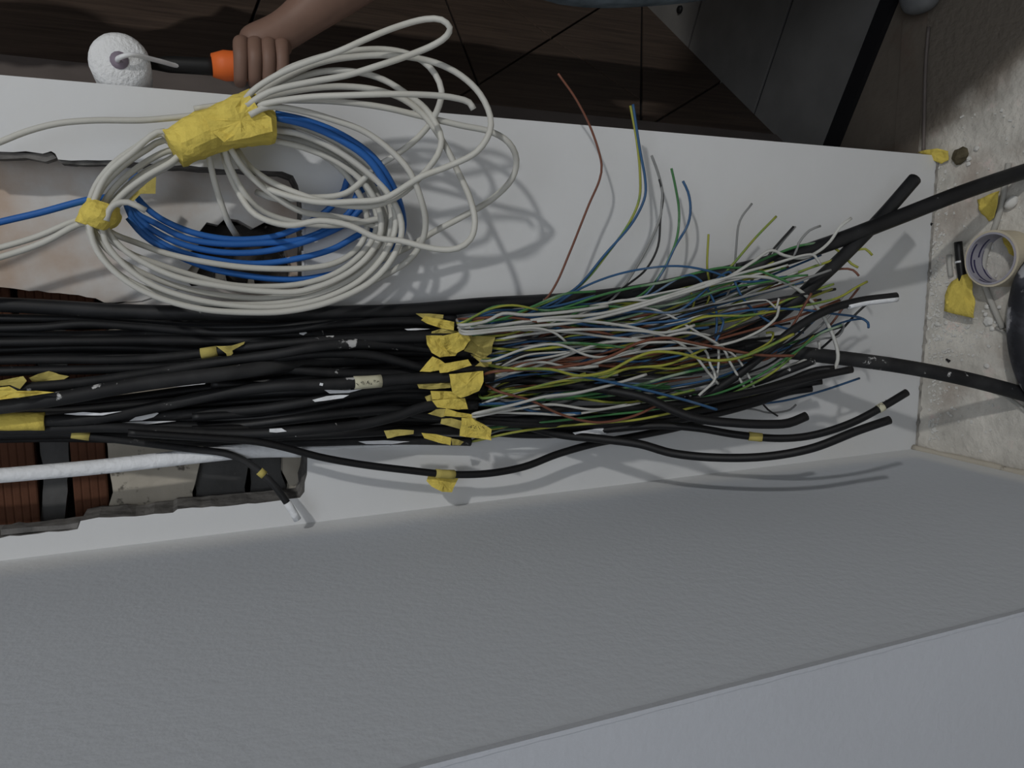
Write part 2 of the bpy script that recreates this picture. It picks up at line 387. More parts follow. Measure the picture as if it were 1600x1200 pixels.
for pts in ([(338, 422), (344, 418), (352, 430), (356, 446), (338, 448)], [(390, 436), (396, 432), (398, 446), (388, 447)], [(290, 408), (300, 404), (312, 418), (306, 430), (292, 428)]):
    slab('plaster_slab', pts, RD + .012, .10, M_plaster2, .6)
def brick(u0, u1, v0, v1, y):   # hollow clay block with ribs running across the photo's upright
    a, b = bp_(u0, v0, y), bp_(u1, v1, y)
    x0, x1 = sorted((a.x, b.x)); z0, z1 = sorted((a.z, b.z))
    V, Fc = [], []; nr = max(2, int((z1 - z0) / .0085)); prof = []
    for i in range(nr):
        zb = z0 + (z1 - z0) * i / nr; zt = z0 + (z1 - z0) * (i + 1) / nr; w = zt - zb
        prof += [(zb, .0011), (zb + w * .18, 0), (zb + w * .82, 0), (zt, .0011)]
    prof = [(z0, .04)] + prof + [(z1, .04)]
    for z, d in prof: V += [Vector((x0, D + y + d, z)), Vector((x1, D + y + d, z))]
    for i in range(len(prof) - 1): Fc.append((2 * i, 2 * i + 1, 2 * i + 3, 2 * i + 2))
    k = len(V); Fc.append(tuple(range(0, k, 2))); Fc.append(tuple(range(k - 1, 0, -2)))
    return link('brick', V, Fc, M_brick, wall_back, False)
brick(-185, 64, 676, 830, RD + .016); brick(-185, 64, 520, 672, RD + .018); brick(-450, -195, 676, 860, RD + .017); brick(-450, -195, 520, 672, RD + .016)
brick(102, 172, 612, 812, RD + .015); brick(102, 172, 512, 606, RD + .019)
brick(-185, 20, 440, 508, RD + .03); brick(26, 150, 446, 508, RD + .03)
slab('mortar', [(60, 505), (106, 505), (104, 640), (108, 720), (100, 830), (62, 830), (68, 740), (58, 660)], RD + .022, .10, M_cement)
slab('mortar', [(-185, 506), (170, 506), (168, 520), (-185, 522)], RD + .026, .10, M_cement)
# bright zinc corner bead with gaps at the lower end of the pocket
for v0, v1 in ((312, 322), (340, 352), (355, 366), (392, 402), (406, 417), (424, 432)):
    a = [(471.5, v0), (475, v0), (475.6, v1), (472, v1)]
    f = [hole_pt(u, v, -.0015) for u, v in a]; prism('zinc_bead', f, [p + Y * .006 for p in f], M_galv, wall_back)
# trowelled seam and paint crumbs on the back wall
# left flank of the niche: white next to the corner and floor, grey paint beyond
def flank_mat():
    M = mat('two_tone_flank', WHITE, 0.75, 0.25, 0, 1, 0.16, 120)
    nt = M.node_tree; L = nt.links; b = nt.nodes['Principled BSDF']
    tc = nt.nodes.new('ShaderNodeTexCoord'); sp = nt.nodes.new('ShaderNodeSeparateXYZ'); L.new(tc.outputs['Object'], sp.inputs[0])
    n = nt.nodes.new('ShaderNodeTexNoise'); n.inputs['Scale'].default_value = 7; n.inputs['Detail'].default_value = 3; L.new(tc.outputs['Object'], n.inputs['Vector'])
    def math_(op, a, bb):
        q = nt.nodes.new('ShaderNodeMath'); q.operation = op
        for k, s in ((0, a), (1, bb)):
            if isinstance(s, (int, float)): q.inputs[k].default_value = s
            else: L.new(s, q.inputs[k])
        return q.outputs[0]
    nz = math_('MULTIPLY', math_('SUBTRACT', n.outputs['Fac'], .5), .03)
    y = math_('ADD', sp.outputs['Y'], nz); z = math_('ADD', sp.outputs['Z'], math_('MULTIPLY', nz, -1.0))
    def ramp(s, a, c):
        r = nt.nodes.new('ShaderNodeMapRange'); r.interpolation_type = 'SMOOTHSTEP'; r.inputs[1].default_value = a; r.inputs[2].default_value = c; L.new(s, r.inputs[0]); return r.outputs[0]
    fac = math_('MULTIPLY', ramp(y, .982, .928), ramp(z, .035, .075))
    mx = nt.nodes.new('ShaderNodeMix'); mx.data_type = 'RGBA'; L.new(fac, mx.inputs[0]); mx.inputs[6].default_value = (*WHITE, 1); mx.inputs[7].default_value = (0.56, 0.595, 0.65, 1)
    L.new(mx.outputs[2], b.inputs['Base Color']); return M
YE = 0.455                      # near arris of the flank
wl = box('wall_left', (XL - .25, YE, -.02), (XL, D + .02, TOPZ), flank_mat(), bev=0.0); struct(wl)
wf = box('wall_front_left', (-2.2, YE - .004, -.02), (XL - .001, YE + .2, TOPZ), M_wall2); struct(wf)
# ragged ridge of paint along that arris
V, Fc = [], []
N = 150
for i in range(N + 1):
    z = .05 + 1.5 * i / N; w = .0011 * (1 + noise.noise(Vector((0, 0, z * 40)))) + .0004
    V += [Vector((XL + .0012, YE + w, z)), Vector((XL + .0018, YE - .0050, z)), Vector((XL - w * 1.2, YE - .0050, z))]
for i in range(N):
    for k in (0, 1): Fc.append((3 * i + k, 3 * i + k + 1, 3 * i + k + 4, 3 * i + k + 3))
link('paint_ridge', V, Fc, M_wall2, wf, False)
# ---- floors
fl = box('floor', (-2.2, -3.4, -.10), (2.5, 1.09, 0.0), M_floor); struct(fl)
slabf = box('floor_far', (-.9, 1.092, -.10), (2.6, 3.4, -.003), M_slab); struct(slabf)
box('floor_near_door', (XR + .005, 1.04, -.003), (2.0, 1.0915, .0012), M_slab, slabf)
# grey planks on the far side, laid parallel to the black threshold strip
pb0, pb1 = fp(1300, 225), fp(1390, 0); pd = (pb1 - pb0).normalized(); pn = Vector((-pd.y, pd.x, 0))
if pn.y < 0: pn = -pn
V, Fc = box_geo(pb0 + pd * .5 + Z * .004 + pn * -.004, pd, pn, Z, 2.0, .034, .012)
tr = link('trim_1', V, Fc, M_blackmetal, None, False); struct(tr)
q1 = fp(1240, 0); q0 = fp(1183, 183)
V, Fc = box_geo(pb0 + pd * .8 + pn * .45 - Z * .004, pd, pn, Z, 3.0, .86, .006); link('plank_underlay', V, Fc, M_blackmetal, slabf, False)
dist = [(q1 - pb0).dot(pn), (fp(1098, 0) - pb0).dot(pn)]
w_ = .125
off = .016
for i, w in enumerate((dist[0] - .016, dist[1] - dist[0], dist[1] - dist[0], .16, .16, .16)):
    for s in (0,):
        V, Fc = box_geo(pb0 + pd * .8 + pn * (off + w / 2) + Z * .001, pd, pn, Z, 3.0, w - .008, .006)
        o = link('floor_plank', V, Fc, M_plank, slabf, False)
        b = o.modifiers.new('bevel', 'BEVEL'); b.width = .0006; b.segments = 1
    off += w
c = fp(1063, 15, .005); tube('floor_plug', [c, c + Z * .006], [.0105, .009], M_blackmetal, slabf, 16)
# ---- the dark panelled door standing at an angle behind the pier
hb = fp(1213, 215); de = (fp(1000, 0) - hb).normalized(); dnm = Vector((de.y, -de.x, 0))    # faces the room
if dnm.dot(EYE - hb) < 0: dnm = -dnm
V, Fc = box_geo(hb + de * .46 - dnm * .022 + Z * 1.045, de, dnm, Z, .92, .04, 2.08)
door = link('door_1', V, Fc, M_blackmetal, None, False); struct(door)
PAN = [[(1213, 215), (1018, 196), (1127, 129)], [(1018, 196), (1001, 194), (1003, 3), (1127, 129)],
       [(1001, 194), (700, 164), (861, 62), (1001, 159)], [(861, 62), (1001, 159), (1003, 3), (984, -16)],
       [(861, 62), (984, -16), (860, -142), (705, -60)], [(747, 135), (861, 62), (705, -60), (673, -60)],
       [(357, 131), (700, 164), (747, 135), (673, -60), (428, -60)], [(-260, 69), (357, 131), (428, -60), (-260, -60)]]
for pl in PAN:
    P = [pp(u, v, hb, dnm) for u, v in pl]; c = sum(P, Vector()) / len(P)
    P2 = []
    for i, p in enumerate(P):
        e1 = (P[i - 1] - p).normalized(); e2 = (P[(i + 1) % len(P)] - p).normalized()
        bis = (e1 + e2)
        if bis.length < 1e-4: bis = c - p
        bis.normalize(); sn = max(.3, abs(e1.cross(bis).length)); P2.append(p + bis * (.0028 / sn))
    o = prism('door_panel', [p + dnm * .004 for p in P2], [p - dnm * .003 for p in P2], M_wood, door)
    b = o.modifiers.new('bevel', 'BEVEL'); b.width = .0012; b.segments = 2; b.limit_method = 'ANGLE'
def jpt(a, z, f): return hb + de * a + dnm * f + Z * z
jm = prism('trim_2', [jpt(-.19, 0, .007), jpt(.0005, 0, .007), jpt(.046, 2.1, .007), jpt(-.19, 2.1, .007)], [jpt(-.19, 0, -.03), jpt(.0005, 0, -.03), jpt(.046, 2.1, -.03), jpt(-.19, 2.1, -.03)], M_jamb); struct(jm)
# ---- rest of the shell and one added shade blocker, outside the picture
struct(box('ceiling', (-2.2, -3.4, TOPZ), (2.6, 3.4, TOPZ + .1), M_ceil))
struct(box('wall_rear', (-2.2, -3.5, -.02), (2.6, -3.4, TOPZ), M_ceil))
struct(box('wall_right', (2.5, -3.4, -.02), (2.6, 3.4, TOPZ), M_shirt))
struct(box('wall_far', (-.9, 3.4, -.02), (2.6, 3.5, TOPZ), M_shirt))
struct(box('wall_left_far', (-2.3, -3.4, -.02), (-2.2, YE + .2, TOPZ), M_ceil))
struct(box('wall_shade_blocker', (.672, .38, 0), (1.55, .47, 1.22), M_wall))  # unseen low wall, added to keep the bulb off the right-hand floor

# ================================================================== CABLES
ORD = ['first', 'second', 'third', 'fourth', 'fifth', 'sixth', 'seventh', 'eighth', 'ninth', 'tenth', 'eleventh', 'twelfth', 'thirteenth', 'fourteenth',
       'fifteenth', 'sixteenth', 'seventeenth', 'eighteenth', 'nineteenth', 'twentieth', 'twenty-first', 'twenty-second', 'twenty-third', 'twenty-fourth', 'twenty-fifth', 'twenty-sixth']
def dense_radius(Q, rpx): return [mpp(q) * rpx for q in Q]
def proj(p):
    d = p - EYE; return (800 + F * d.dot(right) / d.dot(fwd), 600 + F * d.dot(down) / d.dot(fwd))
def wrap(Q, u0, u1, rpx, extra, mt, parent, label=None, name='tape_band'):
    q = [p for p in Q if u0 <= proj(p)[0] <= u1]
    if len(q) < 2: return None
    return tube(name, q, [mpp(p) * rpx + extra for p in q], mt, parent, 10, label, wob=0.10)
def scribble(parent, u0, v0, u1, v1, h, size, seed, Q=None):
    r = random.Random(seed); V, Fc = [], []
    n = 7
    for i in range(n):
        t = (i + .5) / n; u = u0 + (u1 - u0) * t; v = v0 + (v1 - v0) * t
        for s in range(2):
            a = wp(u + r.uniform(-1, 1) * size * .35, v + r.uniform(-1, 1) * size * .6, h); b = wp(u + r.uniform(-1, 1) * size * .35, v + r.uniform(-1, 1) * size * .6, h)
            if (b - a).length < 1e-4: continue
            vv, ff = tube_geo([a, b], .00035, 4); k = len(V); V += vv; Fc += [tuple(x + k for x in f) for f in ff]
    return link('handwriting', V, Fc, M_ink, parent, False, 'black pen scrawl')

def lowered(u, h):              # the pile sinks into the open pocket towards the top
    t = min(1, max(0, (500 - u) / 200)); t = t * t * (3 - 2 * t)
    return h * .78 - .036 * t
SHEATH = {}     # key -> (root, end point, path)
def cable(key, pts, h, rpx, label, mt=None, group=None, root=True, sides=10, cat='cable', name='power_cable', step=.008, low=False):
    if low: pts = [(p[0], p[1], lowered(p[0], p[2] if len(p) > 2 else h)) for p in pts]
    Q = path(pts, h, step)
    mt = mt or M_rubber
    rad = dense_radius(Q, rpx)
    Q = [q if q.z > w + .001 else EYE + (q - EYE) * ((w + .001 - H) / (q.z - H)) for q, w in zip(Q, rad)]
    if root:
        t = thing(name, label, cat, Q[len(Q) // 2], group)
        tube('sheath', Q, rad, mt, t, sides)
    else:
        t = tube(name, Q, rad, mt, None, sides); tag(t, label, cat, group)
    SHEATH[key] = (t, Q[-1], Q)
    return t, Q

# --- stripped cables of the bundle (end at the yellow flags); left ends run on up the chase
B = [  # key, points, h, radius px, material
 ('A', [(-160, 496), (0, 497), (120, 499), (220, 506), (320, 512), (430, 510), (520, 503), (600, 495), (655, 496), (712, 499)], .040, 7.0, M_rubber),
 ('Bb', [(-160, 516), (0, 513), (70, 511), (130, 506), (220, 511), (330, 519), (430, 517), (520, 508), (600, 502), (650, 502), (715, 508)], .054, 6.6, M_rubber),
 ('Cc', [(-160, 516), (0, 521), (100, 524), (240, 522), (360, 524), (460, 522), (560, 525), (650, 522), (720, 516)], .036, 7.5, M_rubber_dusty),
 ('Dd', [(-160, 536), (0, 535), (120, 533), (240, 532), (340, 533), (440, 535), (540, 540), (650, 538), (735, 538)], .052, 8.0, M_rubber),
 ('E', [(-160, 566), (0, 563), (100, 562), (200, 562), (300, 554), (365, 545), (430, 538), (520, 531), (600, 529), (720, 527)], .070, 7.0, M_rubber_dusty),
 ('E2', [(-160, 549), (0, 547), (100, 543), (200, 543), (300, 548), (400, 548), (500, 552), (600, 551), (745, 552)], .034, 7.5, M_rubber),
 ('G', [(-160, 622), (60, 604), (140, 596), (200, 588), (300, 572), (360, 563), (440, 552), (500, 541), (560, 537, .075), (660, 543, .05), (750, 556, .04)], .088, 8.0, M_rubber_dusty),
 ('Hh', [(-160, 616), (0, 612), (60, 606), (150, 603), (260, 588), (350, 574), (440, 576), (520, 583), (600, 585), (660, 581), (745, 573)], .056, 8.0, M_rubber_dusty),
 ('I', [(-160, 582), (0, 580), (200, 576), (300, 572), (380, 566), (460, 556), (520, 552), (580, 555), (630, 567), (680, 580), (770, 578)], .072, 7.5, M_rubber),
 ('J', [(-160, 662), (0, 659), (70, 658), (140, 655), (220, 641), (300, 624), (380, 610), (440, 603), (520, 600), (575, 597), (640, 592), (770, 588)], .090, 9.0, M_rubber_dusty),
 ('Mm', [(-160, 650), (0, 652), (140, 650), (220, 652), (320, 645), (400, 640), (480, 628), (560, 612), (640, 600), (755, 600)], .070, 8.0, M_rubber_dusty),
 ('Ll', [(-160, 634), (0, 640), (100, 642), (200, 634), (280, 628), (360, 618), (440, 612), (520, 612), (600, 610), (760, 611)], .050, 8.0, M_rubber),
 ('Nn', [(-160, 660), (0, 664), (150, 660), (250, 655), (350, 655), (450, 648), (540, 630), (620, 618), (750, 622)], .052, 8.0, M_rubber),
 ('O2', [(-160, 676), (20, 672), (180, 668), (280, 675), (380, 678), (480, 672), (560, 664), (620, 650), (670, 634), (745, 632)], .086, 8.0, M_rubber_dusty),
 ('Oo', [(-160, 668), (0, 666), (160, 664), (260, 666), (360, 666), (460, 655), (560, 644), (620, 641), (660, 648), (745, 648)], .066, 7.5, M_rubber),
 ('Ss', [(-160, 690), (100, 684), (300, 690), (400, 692), (480, 691), (560, 689), (640, 688), (735, 690)], .030, 7.0, M_rubber_dusty),
 ('Z1', [(-160, 505), (100, 508), (300, 505), (500, 514), (640, 512), (725, 510)], .018, 8, M_rubber_clean),
 ('Z2', [(-160, 530), (150, 538), (350, 540), (520, 546), (640, 545), (740, 545)], .017, 8, M_rubber_clean),
 ('Z3', [(-160, 556), (150, 552), (330, 558), (520, 566), (640, 562), (740, 562)], .018, 8, M_rubber_clean),
 ('Z4', [(-160, 640), (120, 632), (330, 606), (480, 590), (640, 573), (745, 568)], .034, 8, M_rubber_clean),
 ('Z5', [(-160, 662), (150, 648), (350, 630), (520, 618), (640, 602), (745, 594)], .020, 8, M_rubber_clean),
 ('Z6', [(-160, 672), (150, 660), (350, 648), (520, 640), (640, 630), (745, 615)], .032, 8, M_rubber_clean),
 ('Z7', [(-160, 678), (150, 672), (350, 672), (520, 660), (640, 660), (745, 640)], .018, 8, M_rubber_clean),
 ('Z8', [(-160, 684), (150, 678), (350, 684), (520, 678), (640, 672), (735, 672)], .044, 8, M_rubber_clean),
]
order = sorted(range(len(B)), key=lambda i: B[i][1][-1][1])
DESC = {'A': 'under the thick cable', 'Bb': 'ending in white cores', 'Cc': 'spattered with paint specks', 'E': 'with torn tan tape',
        'G': 'rising across its neighbours', 'J': 'with a cream label', 'Mm': 'with a paint streak', 'I': 'arched over its neighbours',
        'O2': 'sweeping up from below', 'Ss': 'caked with paint', 'Hh': 'dusty grey and waved'}
for rank, i in enumerate(order):
    key, pts, h, r, mt = B[i]
    extra = (', ' + DESC[key]) if key in DESC else (', deep in the pile' if key[0] == 'Z' else '')
    cable(key, pts, h, r, 'black cable stripped at the flags, %s from top%s' % (ORD[rank], extra), mt, 'stripped black cables in the bundle', low=True)
rt, qt = SHEATH['E'][0], SHEATH['E'][2]; wrap(qt, 306, 352, 7.0, .0012, M_tape_dark, rt, 'torn tan paper tape')
scrap('tape_tail', [(338, 541), (362, 540), (383, 534), (381, 538), (362, 548), (364, 552), (356, 560), (353, 552)], .040, M_tape_dark, rt)
rt, qt = SHEATH['J'][0], SHEATH['J'][2]
o = wrap(qt, 548, 600, 9.0, .0010, M_label, rt, 'cream label with pen marks'); adopt(o, rt); scribble(o, 556, 599, 594, 596, .0812, 6, 5)
wrap(qt, -40, 74, 12.5, .0012, M_tape, rt, 'yellow tape band at the left frame edge')

# --- thick painted cable, top cable and the ones that run past the flags
cable('P', [(-160, 652), (0, 636), (60, 628), (120, 618), (200, 603), (280, 592), (350, 584), (420, 574, .05), (480, 566, .03), (560, 560, .02), (640, 557, .016), (770, 549, .016), (860, 541, .018), (1000, 542, .025), (1150, 541, .045), (1200, 546, .06), (1260, 553, .085), (1400, 571, .140), (1500, 590, .170), (1600, 616, .205), (1720, 655, .25)],
      .058, 11.5, 'thick paint-spattered black cable running from the left edge across the wall to the floor', M_rubber_dusty, root=False, sides=14)
cable('K1', [(-160, 470, .005), (0, 476, .005), (80, 480, .006), (160, 485, .008), (240, 488, .012), (330, 489, .018), (440, 490, .024), (550, 489), (640, 486), (760, 476), (840, 472), (900, 468), (1000, 456), (1100, 435), (1200, 411, .075), (1300, 379, .10), (1400, 341, .125), (1500, 302, .15), (1600, 268, .178), (1720, 232, .21)],
      .030, 12.0, 'thick black cable along the top edge of the bundle, running past the wall foot', M_rubber, root=False, sides=14)
cable('K2', [(-160, 546, -.02), (0, 552, -.02), (300, 560, -.012), (600, 560, .012), (760, 556), (900, 552), (1040, 548), (1120, 535, .05), (1170, 517, .07), (1220, 488, .085), (1280, 436, .10), (1330, 388, .108), (1380, 336, .112), (1429, 280, .115)],
      .020, 10.5, 'thick black cable slanting past the wires, its cut end free over the white wall', M_rubber, root=True, sides=14)
rt, _, qt = SHEATH['K2']
e = qt[-1]; dv = (qt[-1] - qt[-3]).normalized()
tube('cut_end', [e - dv * .003, e + dv * .0012], mpp(e) * 8.0, M_grey_cable, rt, 10, 'grey cut end')
cable('K4', [(300, 652, 0.030), (500, 640, 0.030), (640, 640, 0.030), (760, 655, 0.030), (860, 668, 0.030), (940, 668, 0.042), (1000, 655, 0.056), (1050, 640, 0.068), (1100, 618, 0.082), (1150, 588, 0.096), (1200, 548, 0.109), (1240, 515, 0.120), (1290, 486, 0.131), (1340, 471, 0.141), (1400, 463, 0.150)],
      (.040, .15), 6.5, 'black cable curving up to the right through the wires, white paint under its tip', M_rubber, root=True)
rt, _, qt = SHEATH['K4']
pq = [p + Vector((-.0036, -.002, 0)) for p in qt if 1322 < proj(p)[0] < 1402]; tube('paint_crust', pq, [mpp(p) * 5.0 for p in pq], M_paint, rt, 8, 'white paint crust')
cable('K5', [(330, 600, 0.035), (480, 606, 0.035), (600, 604, 0.035), (700, 592, 0.035), (760, 590, 0.035), (820, 594, 0.044), (900, 602, 0.071), (960, 611, 0.095), (1010, 622, 0.118), (1050, 640, 0.136), (1090, 654, 0.154), (1150, 661, 0.178), (1200, 663, 0.195), (1232, 661, 0.204), (1260, 650, 0.210)],
      (.03, .21), 7.2, 'black cable drooping below the wires, end turned up, below the blue wire', M_rubber_clean, root=False)
cable('K6', [(250, 684, 0.016), (420, 686, 0.016), (520, 683, 0.016), (600, 680, 0.016), (680, 672, 0.016), (740, 674, 0.016), (820, 679, 0.020), (880, 678, 0.037), (950, 671, 0.062), (1030, 665, 0.096), (1090, 669, 0.124), (1150, 679, 0.153), (1220, 685, 0.184), (1270, 680, 0.205), (1330, 661, 0.227), (1380, 635, 0.242), (1417, 613, 0.250)],
      (.012, .25), 6.0, 'black cable with a yellow written label near its tip and a yellow band', M_rubber_clean, root=True)
rt, _, qt = SHEATH['K6']
o = wrap(qt, 1365, 1388, 6.0, .0011, M_label, rt, 'yellow label with pen marks'); adopt(o, rt); scribble(o, 1368, 637, 1386, 626, D - [p for p in qt if proj(p)[0] > 1376][0].y + .0076, 5, 8)
wrap(qt, 1168, 1192, 6.0, .0009, M_tape_dark, rt, 'pale yellow band')
V = []
for a, b in ((1294, 1297), (1299, 1301.5), (1304, 1306)):
    wrap(qt, a - 3, b + 3, 6.0, .0006, M_paint, rt, 'white paint ring', 'paint_ring')
cable('K7', [(300, 672, 0.030), (420, 668, 0.030), (520, 668, 0.030), (620, 655, 0.030), (700, 648, 0.030), (780, 655, 0.030), (870, 678, 0.049), (940, 686, 0.076), (1000, 694, 0.103), (1050, 708, 0.127), (1120, 715, 0.163), (1200, 713, 0.202), (1270, 700, 0.233), (1340, 673, 0.257), (1390, 656, 0.270)],
      (.020, .27), 6.8, 'black cable sagging lowest of the free ends over the white wall', M_rubber_clean, root=False)
cable('K8', [(200, 676), (320, 684), (400, 690), (440, 698), (500, 714), (560, 725), (640, 735), (700, 741), (760, 740), (820, 729), (870, 710), (930, 693), (990, 682), (1050, 670), (1110, 655)],
      (.052, .045), 5.8, 'thin black cable sagging alone below the bundle with a yellow flag hanging from it', M_rubber_clean, root=True)
rt, _, qt = SHEATH['K8']
wrap(qt, 678, 719, 5.8, .0012, M_tape_dark, rt, 'yellow tape wrap'); scrap('tape_flag', [(670, 744), (682, 739), (718, 738), (717, 748), (707, 770), (690, 768), (674, 760), (667, 752)], .043, M_tape, rt, 'hanging yellow flag', tilt=.004)
cable('K10', [(60, 671), (112, 678), (140, 682), (220, 692), (300, 702), (350, 708, .026), (380, 719, .026), (405, 736, .028), (428, 758, .032), (448, 785, .036), (465, 812, .036)],
      .024, 5.6, 'black cable bent out of the pocket with white-painted tip and yellow band', M_rubber_dusty, root=True)
rt, _, qt = SHEATH['K10']
wrap(qt, 394, 416, 5.6, .0009, M_tape_dark, rt, 'yellow band by the bend'); wrap(qt, 112, 141, 5.6, .0010, M_tape_dark, rt, 'yellow band at the left')
pq = [p for p in qt if proj(p)[1] > 776]; tube('paint_crust', pq, [mpp(p) * 6.3 for p in pq], M_paint, rt, 10, 'blistered white paint', wob=.15)
# short unstripped ends in a cluster low on the right
for k, (pts, h, lab) in enumerate((
   ([(560, 622), (700, 626), (820, 640), (900, 640), (1000, 636), (1100, 626), (1180, 611), (1260, 592), (1331, 577)], (.02, .16), 'longest of the clustered black cable ends above the blue wire'),
   ([(560, 632), (700, 640), (820, 648), (960, 650), (1080, 634), (1160, 616), (1230, 596), (1275, 579), (1304, 576)], (.012, .14), 'black cable end tucked just above the longest clustered end'),
   ([(560, 640), (700, 648), (820, 656), (960, 655), (1100, 640), (1200, 618), (1250, 601), (1284, 595)], (.02, .13), 'short black cable end under the longest clustered end'),
   ([(560, 655), (700, 655), (820, 662), (960, 662), (1100, 650), (1180, 630), (1230, 613), (1268, 607)], (.025, .12), 'lowest black cable end of the cluster above the blue wire'),
   ([(560, 600), (700, 606), (820, 616), (960, 622), (1100, 616), (1180, 598), (1230, 580), (1272, 564)], (.012, .11), 'grey-black cable end topmost of the low cluster'))):
    cable('W%d' % k, pts, h, 5.8 if k != 4 else 5.4, lab, M_rubber_clean if k != 4 else M_rubber_dusty, root=False)
# paint-caked cable across the pocket
cable('strip', [(-160, 752), (0, 743), (60, 738), (150, 730), (250, 719), (330, 710), (380, 705), (430, 703), (470, 703)], .014, 12.0, 'cable caked in white paint crossing the wall pocket', M_paint, root=False, sides=12)
for i in range(0): pass
q = path([(470, 700), (520, 698), (580, 696), (640, 694), (700, 692)], .004); tag(tube('paint_ridge', q, [mpp(p) * (4.5 + 2.5 * noise.noise(p * 60)) for p in q], M_paint, None, 8, wob=.3), 'ridge of white paint under the lowest black cable', 'paint')

# --- yellow flags at the middle of the bundle
FL = [  # owner, outline, h, mat, label
 ('A', [(650, 490), (672, 490), (694, 492), (693, 498), (665, 500)], .052, M_tape_dark, None),
 ('Bb', [(657, 500), (664, 494), (690, 499), (710, 503), (708, 516), (690, 513), (668, 506)], .066, M_tape, None),
 ('Cc', [(675, 518), (690, 513), (718, 518), (700, 523), (674, 524)], .062, M_tape_dark, None),
 ('E', [(665, 524), (690, 524), (694, 538), (714, 551), (712, 556), (686, 558), (674, 551), (667, 538)], .082, M_tape, None),
 ('Dd', [(684, 526), (716, 519), (731, 523), (735, 531), (726, 546), (714, 552), (698, 547), (689, 537)], .092, M_tape, 'rounded bright yellow flag'),
 ('E2', [(728, 524), (773, 526), (770, 540), (769, 552), (756, 561), (738, 552), (724, 548), (734, 534)], .070, M_tape_dark, 'dull yellow flag'),
 ('I', [(657, 581), (664, 572), (676, 557), (688, 562), (698, 570), (686, 578), (672, 581)], .086, M_tape, None),
 ('G', [(686, 570), (712, 565), (733, 562), (738, 571), (718, 577), (700, 582), (688, 583)], .100, M_tape, None),
 ('Z3', [(735, 553), (770, 560), (764, 572), (740, 575), (750, 566)], .066, M_tape_dark, None),
 ('J', [(703, 585), (728, 582), (756, 580), (754, 596), (749, 611), (733, 618), (720, 622), (708, 614), (704, 600)], .108, M_tape, 'broad yellow flag'),
 ('Mm', [(652, 600), (680, 598), (704, 598), (705, 606), (672, 609), (655, 607)], .084, M_tape_dark, None),
 ('Ll', [(673, 611), (706, 612), (718, 621), (700, 624), (675, 624)], .090, M_tape, None),
 ('Nn', [(675, 626), (700, 623), (726, 622), (731, 639), (716, 640), (682, 636)], .094, M_tape, None),
 ('O2', [(668, 646), (682, 640), (700, 639), (696, 650), (690, 652)], .098, M_tape_dark, None),
 ('Oo', [(697, 638), (716, 644), (740, 648), (744, 655), (722, 652), (694, 650)], .100, M_tape, None),
 ('Z8', [(690, 654), (705, 653), (720, 657), (718, 670), (700, 665), (688, 662)], .092, M_tape_dark, None),
 ('Oo', [(722, 653), (738, 654), (756, 663), (768, 671), (768, 688), (742, 685), (718, 681)], .108, M_tape, 'yellow flag with pen writing'),
 ('Z7', [(600, 673), (624, 671), (646, 672), (646, 678), (622, 681), (605, 685)], .098, M_tape_dark, None),
 ('K6', [(658, 676), (682, 679), (705, 684), (704, 696), (684, 691), (662, 684)], .094, M_tape, None),
 ('Ss', [(705, 685), (716, 687), (726, 691), (720, 696), (706, 695)], .060, M_tape_dark, None),
 ('Z6', [(664, 620), (675, 616), (678, 626), (668, 628)], .080, M_tape_dark, None),
 ('Hh', [(760, 581), (778, 577), (783, 582), (768, 587)], .085, M_tape_dark, None),
]
for own, pts, h, mt, lab in FL:
    h = h * .80 + .004
    o = scrap('tape_flag', pts, h, mt, SHEATH[own][0], lab)
    if lab and 'writing' in lab: adopt(o, SHEATH[own][0]); scribble(o, 731, 667, 757, 668, h + .0045, 5, 11)
# torn yellow tape at the left frame edge
rt = SHEATH['Hh'][0]
scrap('tape_scrap', [(-30, 598), (0, 595), (20, 591), (36, 588), (42, 595), (31, 608), (15, 602), (-30, 606)], .040, M_tape_dark, rt, 'torn yellow tape')
scrap('tape_scrap', [(-30, 610), (0, 605), (15, 603), (28, 610), (55, 611), (85, 613), (60, 617), (20, 622), (-30, 628)], .074, M_tape, rt, 'torn yellow tape')
scrap('tape_scrap', [(46, 590), (60, 584), (76, 580), (92, 585), (108, 588), (92, 597), (68, 598), (50, 596)], .030, M_tape_dark, rt, 'torn yellow tape')

